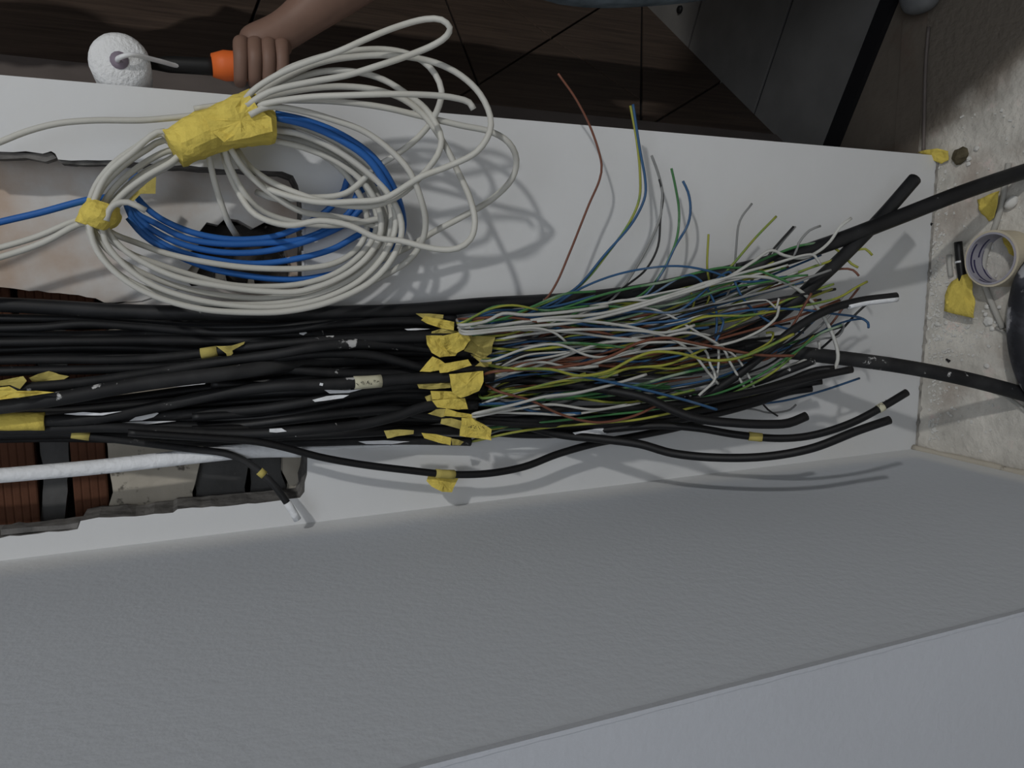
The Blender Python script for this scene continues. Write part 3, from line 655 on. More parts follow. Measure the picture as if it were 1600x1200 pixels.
# streaks of dried paint on the sheaths
for own, pts in (('Cc', [(432, 513), (446, 514), (458, 516), (456, 521), (446, 519), (434, 517)]), ('Cc', [(468, 517), (476, 518), (480, 520), (474, 524), (468, 522)]),
                 ('J', [(500, 598), (505, 599), (504, 603), (499, 602)]), ('Mm', [(488, 625), (510, 619), (532, 617), (545, 617), (536, 622), (515, 625), (492, 628)]), ('Mm', [(506, 609), (540, 610), (566, 608), (545, 614), (515, 615)]),
                 ('Mm', [(202, 658), (218, 648), (235, 642), (248, 646), (240, 652), (222, 657)]), ('Mm', [(210, 638), (232, 632), (262, 630), (270, 632), (236, 637), (216, 641)]), ('Oo', [(170, 662), (205, 659), (250, 658), (275, 658), (230, 663), (180, 665)]),
                 ('J', [(100, 647), (130, 644), (165, 646), (190, 643), (160, 649), (120, 649)]), ('O2', [(421, 670), (440, 669), (448, 674), (432, 676), (421, 675)]), ('Ss', [(454, 678), (470, 676), (492, 677), (504, 680), (486, 682), (462, 682)]),
                 ('Hh', [(266, 600), (290, 596), (324, 594), (320, 600), (292, 603), (270, 605)]), ('K6', [(895, 676), (930, 670), (965, 668), (980, 671), (962, 677), (925, 679), (900, 680)]), ('Ss', [(560, 690), (600, 688), (640, 690), (612, 694), (572, 694)]),
                 ('Bb', [(632, 514), (650, 513), (672, 514), (650, 516), (636, 516)])):
    rt, _, qt = SHEATH[own]
    c = (sum(p[0] for p in pts) / len(pts), sum(p[1] for p in pts) / len(pts))
    near = min(qt, key=lambda p: (proj(p)[0] - c[0]) ** 2 + (proj(p)[1] - c[1]) ** 2)
    scrap('paint_streak', pts, max(D - near.y + .0085, .012 if c[0] < 480 else .03), M_paint, rt, 'dried white paint', amp=.0008)
# --- core wires fanning out of the stripped cables
WI = [  # colour, width px, points, h0, h1
 ('brown', 4.2, [(800, 496), (850, 470), (868, 445), (890, 395), (920, 320), (937, 280), (940, 258), (925, 205), (900, 155), (872, 115)], .05, .055),
 ('yellow', 4.6, [(780, 499), (850, 474), (905, 447), (950, 395), (985, 345), (999, 310), (1000, 270), (995, 220), (985, 165)], .055, .06),
 ('blue', 4.8, [(790, 502), (850, 479), (900, 450), (945, 398), (990, 345), (1008, 306), (1008, 280), (1000, 235), (989, 163)], .055, .065),
 ('black', 4.0, [(880, 487), (950, 464), (983, 443), (1010, 420), (1028, 385), (1032, 340), (1036, 305), (1030, 280)], .05, .05),
 ('grey', 4.6, [(1030, 345), (1034, 318), (1035, 300), (1028, 270), (1018, 243)], .05, .05),
 ('green', 4.4, [(900, 487), (985, 470), (1020, 445), (1045, 405), (1058, 370), (1061, 330), (1055, 290), (1049, 263)], .055, .05),
 ('blue', 4.6, [(920, 490), (1000, 468), (1035, 425), (1055, 385), (1075, 350), (1079, 325), (1075, 300), (1067, 283)], .055, .05),
 ('blue', 4.4, [(820, 492), (860, 480), (905, 452), (960, 430), (1020, 418), (1065, 416), (1110, 424), (1160, 440), (1230, 432)], .06, .10),
 ('green', 4.6, [(740, 506), (800, 497), (880, 481), (930, 464), (985, 450), (1040, 440), (1090, 426), (1130, 418), (1160, 418), (1210, 398), (1250, 384), (1295, 378)], .065, .10),
 ('yellow', 4.0, [(1050, 490), (1100, 480), (1110, 455), (1105, 420), (1107, 366)], .06, .08),
 ('grey', 3.8, [(1060, 500), (1130, 470), (1146, 430), (1150, 390), (1156, 345), (1175, 318)], .06, .08),
 ('yellow', 4.4, [(1000, 500), (1110, 450), (1145, 413), (1180, 372), (1213, 338)], .07, .09),
 ('black', 4.2, [(1050, 485), (1150, 445), (1185, 420), (1208, 390), (1240, 354)], .06, .09),
 ('grey', 3.8, [(1050, 490), (1160, 450), (1200, 408), (1222, 378), (1243, 354)], .06, .085),
 ('white', 6.6, [(720, 512), (780, 508), (850, 498), (940, 490), (1000, 475), (1060, 457), (1110, 440), (1165, 432), (1215, 437), (1252, 456), (1276, 480), (1295, 510), (1308, 545), (1309, 562), (1304, 578)], .075, .125),
 ('white', 5.8, [(725, 518), (800, 512), (900, 503), (980, 485), (1060, 460), (1130, 437), (1175, 410), (1205, 391), (1225, 399), (1255, 403), (1280, 392), (1298, 376), (1312, 355), (1330, 341)], .085, .12),
 ('yellow', 4.6, [(960, 520), (1080, 500), (1150, 474), (1230, 433), (1262, 420), (1300, 407), (1335, 392), (1352, 389), (1363, 399)], .07, .125),
 ('yellow', 4.4, [(1150, 440), (1230, 398), (1285, 380), (1315, 396), (1330, 412), (1341, 418)], .08, .12),
 ('brown', 4.4, [(930, 520), (1060, 500), (1150, 470), (1230, 442), (1280, 429), (1315, 420), (1333, 422), (1342, 431)], .065, .12),
 ('blue', 4.6, [(960, 525), (1050, 508), (1100, 497), (1160, 486), (1190, 483), (1240, 483), (1300, 490), (1345, 497), (1356, 504), (1357, 512)], .085, .13),
 ('blue', 4.4, [(1060, 485), (1140, 425), (1150, 445), (1160, 465), (1180, 487), (1210, 507), (1255, 520)], .09, .10),
 ('brown', 4.4, [(1100, 560), (1200, 560), (1225, 530), (1245, 498), (1268, 458)], .075, .13),
 ('grey', 4.2, [(1100, 575), (1200, 560), (1270, 520), (1300, 488), (1318, 462), (1336, 450), (1343, 449)], .07, .12),
 ('brown', 4.0, [(1100, 570), (1210, 555), (1290, 515), (1318, 480), (1342, 450)], .075, .115),
 ('yellow', 4.4, [(1310, 465), (1338, 449), (1355, 440)], .12, .122),
 ('black', 4.2, [(1150, 590), (1260, 560), (1310, 520), (1340, 488), (1360, 470)], .07, .115),
 ('green', 4.4, [(1020, 640), (1130, 612), (1180, 590), (1250, 545), (1280, 522), (1315, 508)], .095, .12),
 ('yellow', 4.6, [(1000, 655), (1110, 628), (1165, 605), (1210, 580), (1250, 545), (1272, 525)], .10, .11),
 ('black', 4.0, [(1100, 600), (1200, 570), (1255, 530), (1290, 518), (1318, 510)], .08, .11),
 ('grey', 4.2, [(1130, 580), (1220, 552), (1280, 530), (1310, 525), (1318, 512), (1317, 506)], .08, .12),
 ('blue', 3.8, [(1150, 570), (1250, 535), (1300, 510), (1330, 500), (1350, 498)], .08, .12),
 ('black', 4.4, [(1130, 575), (1200, 550), (1240, 530), (1266, 506)], .09, .12),
 ('blue', 4.2, [(1120, 590), (1190, 560), (1245, 525), (1275, 498)], .085, .115),
 ('blue', 4.0, [(960, 662), (1070, 648), (1150, 634), (1220, 627), (1280, 612), (1343, 591)], .06, .085),
 ('blue', 5.4, [(800, 578), (870, 580), (920, 590), (990, 605), (1070, 625), (1120, 640)], .10, .115),
 ('yellow', 5.6, [(800, 576), (860, 577), (905, 587), (950, 580), (990, 560), (1020, 550), (1060, 552), (1110, 563), (1150, 560), (1190, 546), (1240, 522)], .11, .125),
 ('yellow', 4.8, [(760, 622), (830, 606), (880, 595), (940, 591), (980, 576), (1040, 570), (1080, 555), (1110, 540)], .10, .10),
 ('yellow', 4.6, [(780, 612), (880, 600), (940, 586), (1000, 573), (1050, 576), (1090, 568)], .095, .09),
 ('brown', 5.4, [(770, 581), (850, 576), (900, 570), (950, 558), (1000, 535), (1040, 528), (1080, 535), (1130, 545), (1190, 555), (1240, 556)], .105, .12),
 ('brown', 5.2, [(730, 498), (800, 496), (840, 503), (880, 510), (940, 520), (990, 530), (1040, 533)], .08, .085),
 ('brown', 4.8, [(780, 612), (830, 626), (870, 645), (905, 656), (940, 660), (990, 650), (1030, 632)], .105, .10),
 ('white', 5.4, [(742, 646), (800, 633), (850, 620), (900, 614), (960, 600), (1010, 585)], .11, .10),
 ('white', 5.0, [(742, 651), (800, 640), (860, 632), (930, 640), (980, 632)], .105, .09),
 ('white', 4.6, [(750, 647), (830, 646), (890, 648), (940, 640), (1000, 630)], .095, .09),
 ('white', 4.8, [(772, 562), (820, 545), (870, 538), (920, 556), (945, 558), (1000, 545)], .11, .10),
 ('green', 4.6, [(775, 560), (830, 543), (880, 536), (930, 538), (990, 545)], .105, .095),
 ('white', 4.8, [(725, 522), (790, 516), (840, 513), (870, 522), (885, 535)], .095, .09),
 ('white', 5.2, [(730, 520), (820, 515), (900, 520), (960, 528), (1000, 531)], .09, .085),
 ('white', 5.8, [(860, 500), (930, 503), (980, 510), (1030, 520), (1065, 515), (1085, 508)], .09, .09),
 ('white', 5.2, [(900, 515), (980, 516), (1020, 520), (1055, 532), (1085, 555), (1105, 580), (1122, 600)], .095, .095),
 ('white', 4.4, [(1000, 480), (1040, 490), (1075, 510), (1110, 532), (1150, 558), (1172, 592), (1180, 610)], .085, .10),
 ('white', 5.0, [(1040, 545), (1100, 543), (1150, 533), (1195, 512), (1214, 494), (1217, 478)], .10, .12),
 ('white', 5.0, [(1020, 535), (1100, 545), (1110, 570), (1118, 590), (1092, 618)], .09, .10),
 ('white', 4.8, [(1060, 520), (1118, 530), (1123, 560), (1120, 590)], .08, .09),
 ('white', 4.8, [(1080, 520), (1130, 545), (1140, 565), (1165, 608)], .10, .10),
 ('white', 5.2, [(1150, 590), (1220, 575), (1262, 560), (1280, 546), (1279, 534)], .08, .10),
 ('green', 4.6, [(725, 506), (770, 480), (810, 478), (850, 485), (920, 478)], .08, .075),
 ('yellow', 4.4, [(720, 505), (765, 483), (800, 477), (840, 484)], .085, .08),
 ('blue', 4.4, [(722, 503), (770, 486), (820, 484), (870, 478), (930, 462)], .07, .07),
 ('white', 6.0, [(722, 508), (760, 502), (785, 490), (820, 492), (880, 488), (950, 478)], .09, .08),
 ('green', 4.6, [(740, 508), (790, 496), (830, 480), (880, 460), (930, 455)], .085, .075),
 ('blue', 5.4, [(760, 500), (840, 496), (920, 508), (980, 515), (1050, 530)], .075, .085),
 ('blue', 4.6, [(1060, 500), (1110, 490), (1130, 500), (1120, 530), (1110, 545)], .09, .09),
 ('blue', 4.2, [(1080, 430), (1115, 470), (1120, 505), (1115, 540)], .085, .085),
 ('black', 3.8, [(1100, 480), (1140, 470), (1180, 450), (1215, 442)], .09, .10),
 ('yellow', 3.8, [(1080, 520), (1075, 500), (1085, 470), (1078, 455)], .07, .07),
 ('green', 4.4, [(1150, 430), (1185, 424), (1210, 432), (1240, 445)], .10, .11),
 ('grey', 3.6, [(1180, 640), (1200, 645), (1235, 640), (1244, 632)], .06, .075),
 ('black', 3.4, [(1150, 615), (1185, 625), (1200, 640), (1215, 650)], .07, .07),
 ('yellow', 4.4, [(1150, 560), (1185, 545), (1205, 532), (1208, 520), (1198, 520)], .08, .10),
 ('white', 3.8, [(1200, 470), (1212, 482), (1214, 478), (1217, 466)], .11, .115),
 ('green', 4.2, [(1200, 440), (1235, 432), (1262, 430)], .10, .115),
 ('grey', 4.4, [(1240, 400), (1248, 380), (1265, 360), (1282, 353)], .095, .105),
 ('white', 5.0, [(1270, 398), (1276, 404), (1282, 413)], .118, .12),
]
rw = random.Random(21)
names = ['A', 'Bb', 'Cc', 'Dd', 'E', 'E2', 'G', 'Hh', 'I', 'J', 'Mm', 'Ll', 'Nn', 'O2', 'Oo', 'Ss', 'Z1', 'Z2', 'Z3', 'Z4', 'Z5', 'Z6', 'Z7', 'Z8']
ends = {k: proj(SHEATH[k][1]) for k in names}
hend = {k: D - SHEATH[k][1].y for k in names}
count = {k: 0 for k in names}
def env(x):     # upper and lower edge of the wire fan
    T = [(700, 492, 690), (800, 484, 676), (900, 478, 664), (1000, 466, 655), (1100, 444, 640), (1200, 415, 610), (1320, 390, 560)]
    for i in range(len(T) - 1):
        if T[i][0] <= x <= T[i + 1][0]:
            f = (x - T[i][0]) / (T[i + 1][0] - T[i][0]); return tuple(T[i][k] * (1 - f) + T[i + 1][k] * f for k in (1, 2))
    return T[-1][1:] if x > 1320 else T[0][1:]
def add_wire(key, col, wpx, pts3):
    root, endp, Q = SHEATH[key]
    P = [Q[-2], endp] + [wp(*p) for p in pts3]
    # keep moving outward from the sheath
    q = spline(P, .007)
    tube('core_wire', q, [mpp(p) * wpx * .44 for p in q], WIRE[col], root, 6, WNAME[col])
    count[key] += 1
for col, wpx, pts, h0, h1 in WI:
    u0, v0 = pts[0]
    if u0 > 850:
        t0 = (v0 - env(min(u0, 1300))[0]) / (env(min(u0, 1300))[1] - env(min(u0, 1300))[0]); t0 = min(1, max(0, t0))
        vt = 495 + t0 * 190
    else: vt = v0
    key = min(names, key=lambda k: abs(ends[k][1] - vt) + 10 * count[k] + (60 if ends[k][0] > u0 - 8 else 0))
    n = len(pts); P3 = []
    eu, ev = ends[key]
    if u0 - eu > 90:
        m_ = int((u0 - eu) / 80)
        for i in range(1, m_ + 1):
            f = i / (m_ + 1); x = eu + (u0 - eu) * f
            v = ev + (v0 - ev) * f + 7 * math.sin(f * 6 + len(P3) + u0) + rw.uniform(-5, 5)
            lo, hi = env(x); v = min(hi, max(lo, v))
            P3.append((x, v, hend[key] + (h0 - hend[key]) * f + rw.uniform(-.006, .006)))
    for i, (u, v) in enumerate(pts): P3.append((u, v, h0 + (h1 - h0) * i / max(1, n - 1)))
    add_wire(key, col, wpx, P3)
cols = ['white'] * 8 + ['grey'] * 4 + ['green'] * 4 + ['blue'] * 4 + ['brown'] * 5 + ['yellow'] * 4 + ['black'] * 10
for k in names:
    eu, ev = ends[k]; t = (ev - 492) / 198
    while count[k] < 6:
        xe = rw.choice((rw.uniform(900, 1150), rw.uniform(1020, 1230), rw.uniform(1120, 1330)))
        tt = min(1, max(0, t + rw.uniform(-.30, .30))); ph = rw.uniform(0, 6.3); am = rw.uniform(3, 12)
        P3 = []; x = eu + 45
        hh = rw.uniform(.02, .10)
        while x < xe:
            f = (x - eu) / (xe - eu); lo, hi = env(x); g = t + (tt - t) * f
            v = lo + (hi - lo) * min(1, max(0, g)) + am * math.sin(ph + x / 48)
            P3.append((x, min(hi, max(lo, v)), hend[k] + (hh - hend[k]) * f)); x += rw.uniform(45, 75)
        if len(P3) < 2: continue
        add_wire(k, rw.choice(cols), rw.uniform(4.0, 5.6), P3)

for i in range(20):
    k = names[i % len(names)]; eu, ev = ends[k]; t = (ev - 492) / 198
    xe = rw.uniform(1240, 1335); tt = min(.85, max(0, t * .8 + rw.uniform(-.25, .1))); ph = rw.uniform(0, 6.3); hh = rw.uniform(.07, .125)
    P3 = []; x = eu + 50
    while x < xe:
        f = (x - eu) / (xe - eu); lo, hi = env(x); v = lo + (hi - lo) * min(1, max(0, t + (tt - t) * f)) + 7 * math.sin(ph + x / 60)
        P3.append((x, min(hi, max(lo, v)), hend[k] + (hh - hend[k]) * f)); x += rw.uniform(50, 80)
    add_wire(k, ('white', 'yellow', 'brown', 'black', 'green', 'grey', 'yellow', 'blue', 'white', 'brown')[i % 10], rw.uniform(4.0, 5.0), P3)
# ================================================================== THE COILS
R_W, R_B = 4.9, 5.4
def strands(root, S_, rpx, mt, h0, dh, sides=10, name='cable_loop'):
    for i, pts in enumerate(S_):
        hh = h0 + dh * i
        Q = path(pts, hh, .007); tube(name, Q, dense_radius(Q, rpx), mt, root, sides)
coil = thing('cable_coil', 'oval coil of dusty white cable strapped with yellow paper tape', 'cable coil', wp(385, 340, .03))
RING = [
 [(265, 249), (222, 272), (185, 305), (165, 330), (158, 345), (172, 362), (215, 380), (260, 396), (330, 411), (400, 419), (480, 419), (520, 412), (548, 398), (566, 378), (574, 350), (568, 318), (545, 278), (515, 249), (470, 227), (420, 213)],
 [(262, 236), (215, 262), (175, 298), (157, 328), (150, 345), (168, 370), (200, 394), (245, 412), (300, 430), (360, 445), (420, 448), (475, 443), (525, 427), (560, 402), (582, 375), (590, 346), (583, 316), (563, 278), (530, 248), (480, 223), (420, 207)],
 [(257, 219), (230, 233), (195, 257), (162, 290), (146, 322), (142, 345), (155, 375), (185, 405), (235, 432), (290, 451), (350, 462), (420, 466), (500, 452), (550, 425), (584, 396), (600, 368), (604, 342), (596, 316), (573, 278), (536, 242), (480, 214), (424, 197)],
 [(252, 209), (210, 232), (175, 258), (150, 290), (139, 320), (136, 345), (150, 385), (180, 424), (225, 450), (270, 464), (330, 474), (400, 476), (460, 470), (530, 446), (575, 416), (602, 380), (612, 344), (607, 310), (584, 270), (546, 236), (490, 206), (430, 191)],
 [(268, 256), (235, 275), (197, 308), (176, 330), (164, 350), (188, 385), (228, 412), (280, 434), (345, 447), (410, 455), (470, 455), (535, 432), (572, 404), (592, 374), (596, 348), (588, 316), (565, 282), (525, 252), (475, 231), (424, 217)],
 [(270, 252), (230, 275), (196, 300), (172, 326), (160, 348), (165, 378), (192, 412), (236, 444), (290, 464), (360, 477), (430, 480), (500, 468), (560, 440), (598, 402), (617, 362), (618, 338), (608, 300), (582, 262), (545, 232), (500, 208), (432, 188)],
 [(255, 205), (205, 240), (166, 275), (146, 318), (140, 350), (152, 392), (188, 432), (240, 462), (310, 482), (380, 488), (450, 486), (520, 470), (580, 440), (612, 405), (627, 368), (625, 338), (603, 298), (565, 262), (520, 232), (470, 210), (428, 203)],
]
RING = [[(318, 214), (290, 233)] + p + [(398, 200)] for p in RING]
strands(coil, RING, R_W, M_white_cable, .034, .0075)
Q = path([(166, 345), (170, 330), (180, 319), (200, 316), (228, 329)], .088); tube('cable_end', Q, dense_radius(Q, R_W), M_white_cable, coil, 10, 'cut end sticking out of the coil')
for pts, h in (([(-160, 425), (0, 387), (60, 369), (118, 345), (150, 338)], .045), ([(-160, 442), (0, 402), (70, 378), (122, 351), (155, 345)], .055), ([(-160, 290), (-60, 246), (0, 222), (40, 206), (90, 193), (150, 188), (220, 188), (270, 184), (330, 178)], .05)):
    Q = path(pts, h); tube('cable_lead', Q, dense_radius(Q, R_W), M_white_cable, coil, 10, 'white lead running in from the left')
Q = path([(303, 170), (330, 166), (380, 160)], .06); tube('cable_end', Q, dense_radius(Q, 4.5), M_white_cable, coil, 8, 'short end above the tape')
sleeve('tape_band', [(253, 205), (280, 190), (308, 177), (350, 158), (392, 141), (408, 160), (426, 180)], [(272, 240), (288, 261), (318, 246), (345, 234), (378, 229), (410, 226), (429, 222)], .066, .042, M_tape, coil, 'wide crumpled yellow tape')
sleeve('tape_band', [(137, 311), (128, 325), (117, 345)], [(186, 327), (185, 342), (160, 363)][0:1] + [(186, 345), (168, 362)], .056, .036, M_tape, coil, 'yellow tape round the left of the coil')
scrap('tape_flap', [(318, 180), (350, 165), (390, 150), (402, 168), (424, 184), (426, 205), (390, 215), (350, 222), (330, 205)], .112, M_tape, coil, amp=.003)
blue = thing('cable_coil', 'bright blue cable coiled inside the white coil', 'cable coil', wp(400, 380, .03))
BL = [
 [(430, 183, .092), (480, 195, .092), (530, 217, .090), (575, 248, .086), (605, 292, .076), (622, 332, .060), (626, 358, .040), (612, 384, .022), (585, 402, .014)],
 [(430, 178, .088), (482, 190, .088), (535, 212, .086), (582, 245, .082), (612, 288, .070), (627, 328, .054), (629, 358, .034), (616, 390, .020), (590, 410, .012)],
]
strands(blue, BL, 5.8, M_blue_cable, .090, .004)
BL2 = [
 [(575, 262), (545, 275), (538, 297), (512, 328), (472, 353), (430, 369), (390, 374), (350, 373), (300, 363), (250, 341), (222, 318), (205, 292), (215, 270)],
 [(590, 285), (558, 303), (550, 327), (518, 354), (470, 374), (410, 380), (345, 381), (290, 372), (245, 350), (210, 330), (198, 300), (208, 280)],
 [(600, 310), (566, 325), (545, 346), (500, 369), (440, 388), (390, 395), (335, 393), (280, 380), (232, 355), (205, 330), (192, 300)],
 [(600, 350), (562, 366), (520, 389), (460, 405), (400, 412), (335, 406), (275, 391), (228, 363), (205, 338), (195, 310)],
 [(560, 420), (520, 428), (475, 436), (430, 436), (380, 430), (330, 420), (270, 396), (225, 368), (200, 340)],
]
strands(blue, BL2, 5.0, M_blue_cable, .012, .003)
Q = path([(-160, 388), (0, 347), (60, 333), (135, 313), (170, 308)], .03); tube('cable_lead', Q, dense_radius(Q, R_B), M_blue_cable, blue, 10, 'blue lead running in from the left')
scrap('tape_flap', [(196, 305), (205, 290), (222, 280), (244, 274), (243, 303), (220, 303), (205, 318)], .030, M_tape_dark, blue, 'small yellow tape flap behind the coil')
loose = thing('cable_loops', 'loose white cable loops fanning out from the yellow tape over the dark door', 'cable', wp(640, 220, .08))
LO = [
 ([(380, 160), (395, 142), (430, 119), (470, 101), (530, 80), (570, 62), (620, 42), (665, 30), (690, 31), (703, 43), (698, 56), (680, 69), (640, 86), (590, 103), (540, 118), (480, 129), (420, 144), (385, 165)], .10, .17, .11),
 ([(385, 160), (440, 113), (480, 96), (530, 83), (590, 77), (630, 82), (660, 95), (680, 116), (690, 142), (686, 165), (672, 193), (650, 218), (620, 241), (590, 260), (540, 302), (480, 309), (432, 311), (400, 300)], .09, .13, .02),
 ([(385, 165), (405, 146), (450, 119), (500, 98), (560, 88), (620, 87), (680, 98), (720, 118), (750, 147), (766, 182), (765, 207), (745, 237), (700, 260), (660, 275), (640, 287), (600, 310), (550, 315), (500, 316), (450, 306), (410, 290), (378, 262), (356, 236)], .085, .15, .02),
 ([(385, 170), (400, 152), (450, 127), (510, 111), (560, 113), (600, 125), (640, 150), (665, 170), (682, 195), (690, 218), (684, 242), (668, 264), (648, 286), (625, 305), (580, 322), (520, 318), (470, 304), (420, 282), (388, 258), (368, 230)], .08, .12, .025),
 ([(390, 172), (410, 156), (460, 142), (530, 135), (590, 141), (630, 155), (660, 178), (690, 218), (715, 267), (735, 312), (742, 347), (735, 374), (715, 388), (690, 390), (660, 385), (625, 376), (590, 372), (545, 352), (500, 345), (450, 352), (400, 336), (378, 310), (356, 265), (346, 230)], .09, .12, .02),
 ([(390, 172), (415, 162), (480, 152), (540, 149), (620, 147), (690, 150), (715, 154), (733, 160), (740, 171)], .09, .15, .15),
 ([(390, 178), (420, 160), (480, 157), (540, 160), (600, 168), (660, 182), (720, 196), (770, 207), (795, 223), (807, 250), (800, 279), (770, 310), (720, 340), (680, 361), (640, 385), (604, 402), (580, 414)], .08, .11, .012),
 ([(390, 180), (418, 167), (470, 173), (520, 187), (570, 206), (610, 235), (640, 268), (658, 312), (665, 347), (660, 376), (640, 405), (605, 428), (565, 446), (530, 460)], .098, .10, .010),
 ([(325, 235), (330, 262), (340, 300), (355, 343), (372, 372)], .04, .02, -.005),
 ([(350, 232), (360, 262), (385, 306), (410, 330), (450, 345), (510, 352), (560, 348), (600, 340)], .045, .015, .03),
 ([(360, 232), (380, 262), (420, 300), (470, 330), (520, 338), (560, 345), (600, 360), (612, 372)], .045, .02, .02),
]
for i, (pts, ha, hb_, hc) in enumerate(LO):
    n = len(pts); P = []
    for j, p in enumerate(pts):
        t = j / (n - 1); hh = (ha + (hb_ - ha) * min(1, t * 2)) if t < .5 else (hb_ + (hc - hb_) * (t - .5) * 2)
        P.append((p[0], p[1], hh + .002 * i))
    if i == 8: P[-1] = (P[-1][0], P[-1][1], -.01)
    Q = path(P, 0, .007); tube('cable_loop', Q, dense_radius(Q, 4.9), M_white_cable, loose, 10)

# ================================================================== ON THE FLOOR
# roll of masking tape, nearly used up
tc_ = fp(1547, 404, .044); tc_.z = 0
roll = thing('tape_roll', 'nearly empty roll of cream masking tape lying on the dusty concrete', 'tape roll', tc_)
def ring(name, r0, r1, z0, z1, mt, parent, c, seg=48, label=None, a0=0, a1=2 * math.pi):
    V, Fc = [], []; full = abs(a1 - a0 - 2 * math.pi) < 1e-6
    k = seg if full else seg + 1
    for i in range(k):
        a = a0 + (a1 - a0) * i / seg
        for r, z in ((r0, z0), (r1, z0), (r1, z1), (r0, z1)): V.append(c + Vector((r * math.cos(a), r * math.sin(a), z)))
    for i in range(seg):
        j = (i + 1) % k
        for q in range(4): Fc.append((4 * i + q, 4 * i + (q + 1) % 4, 4 * j + (q + 1) % 4, 4 * j + q))
    if not full: Fc += [(3, 2, 1, 0), tuple(4 * (k - 1) + q for q in range(4))]
    return link(name, V, Fc, mt, parent, False, label)
RR = .0455
ring('tape_layers', RR - .0035, RR, 0, .0425, M_masking, roll, tc_)
cc = ring('paper_core', RR - .0065, RR - .0035, 0, .044, M_core, roll, tc_, label='lilac printed card core'); adopt(cc, roll)
for z0, a0, a1 in ((.006, 1.2, 2.6), (.016, .6, 1.5), (.026, 1.6, 3.0), (.034, .9, 2.2), (.036, 2.6, 4.0)):
    ring('printed_stripe', RR - .0069, RR - .0064, z0, z0 + .0035, M_navyprint, cc, tc_, 16, 'navy print', a0, a1)
# scraps and offcuts
t = thing('cable_offcut', 'stub of black cable with a fat yellow tape flag beside the tape roll', 'cable', fp(1500, 430, .01))
Q = spline([fp(1497, 378, .010), fp(1499, 400, .009), fp(1502, 424, .008), fp(1504, 440, .006)], .006); tube('sheath', Q, .0066, M_rubber_clean, t, 10)
tube('paint_ring', [fp(1499, 408, .0092), fp(1499.3, 411, .0092)], .0071, M_paint, t, 8, 'white paint dot')
SC[0] += 1
def slope_scrap(name, pts, zs, mt, parent, label=None, amp=.003):
    out = [fp(u, v, z) for (u, v), z in zip(pts, zs)]; V, Fc = scrap_geo(out, Z, amp, .0008, SC[0]); SC[0] += 1
    return link(name, V, Fc, mt, parent, True, label)
slope_scrap('tape_flag', [(1486, 440), (1500, 431), (1514, 427), (1519, 440), (1521, 460), (1525, 480), (1519, 497), (1498, 492), (1475, 486), (1478, 462)], [.012, .014, .016, .016, .016, .015, .022, .022, .020, .013], M_tape, t)
t = thing('thin_cable', 'pale grey cable passing under the tape roll with a yellow flag', 'cable', fp(1548, 380, .005))
Q = spline([fp(1576, 255, .005), fp(1570, 290, .005), fp(1565, 320, .005), (fp(1556, 350, .005)), fp(1546, 378, .005), fp(1538, 405, .004), fp(1536, 432, .005), fp(1543, 458, .005), fp(1556, 488, .005), fp(1567, 513, .005)], .008)
tube('sheath', Q, .0046, M_grey_cable, t, 10)
slope_scrap('tape_flag', [(1526, 312), (1542, 306), (1560, 298), (1560, 316), (1553, 340), (1543, 346), (1533, 334)], [.004, .012, .016, .014, .008, .006, .005], M_tape, t)
o = scrap('tape_scrap', [(1566, 372), (1584, 368), (1625, 366), (1625, 418), (1596, 412), (1578, 396)], .004, M_tape, None, base='floor'); tag(o, 'yellow tape scrap flattened on the concrete beside the tape roll', 'tape')
t = thing('thin_rod', 'thin pale rod lying along the wall line with a yellow tape tab', 'rod', fp(1444, 150, .006))
Q = spline([fp(1451, 42, .006), fp(1447, 90, .006), fp(1445, 140, .006), fp(1444, 190, .006), fp(1443, 238, .006)], .01); tube('rod', Q, .0029, M_jamb, t, 8)
slope_scrap('tape_flag', [(1432, 238), (1448, 234), (1465, 232), (1481, 236), (1481, 250), (1470, 256), (1458, 250), (1450, 243)], [.008, .014, .016, .012, .008, .006, .006, .008], M_tape, t)
# big black pipe curving in at the right frame edge
bp2 = thing('black_pipe', 'scuffed fat black pipe loop on the concrete at the right frame edge', 'pipe', fp(1620, 510, .03))
for dx, z, lab in ((0, .028, None),):
    Q = spline([fp(1680, 395, .03), fp(1640, 410, z), fp(1616, 440, z), fp(1606, 480, z), fp(1604, 515, z), fp(1608, 550, z), fp(1622, 590, z), fp(1650, 620, .03), fp(1700, 640, .03)], .01)
    tube('pipe_wall', Q, .0275, M_pipe, bp2, 14)
Q = spline([fp(1483, 398, .004), fp(1484, 415, .004), fp(1486, 432, .004)], .006); tag(tube('cable_offcut', Q, .0042, M_grey_cable, None, 8), 'short pale grey cable offcut beside the black stub', 'cable')
Q = spline([fp(1518, 590, .004), fp(1538, 604, .004), fp(1560, 612, .004), fp(1590, 632, .004), fp(1640, 672, .004)], .008); tag(tube('thin_cable', Q, .0032, M_grey_cable, None, 8), 'thin grey cable on the concrete beneath the lower thick black cable', 'cable')
Q = spline([fp(1556, 512, .003), fp(1572, 520, .003), fp(1580, 540, .003), fp(1583, 562, .003), fp(1590, 600, .004), fp(1606, 640, .004)], .008); tag(tube('thin_cable', Q, .0026, M_grey_cable, None, 8), 'thin grey cable skirting the scuffed black pipe', 'cable')
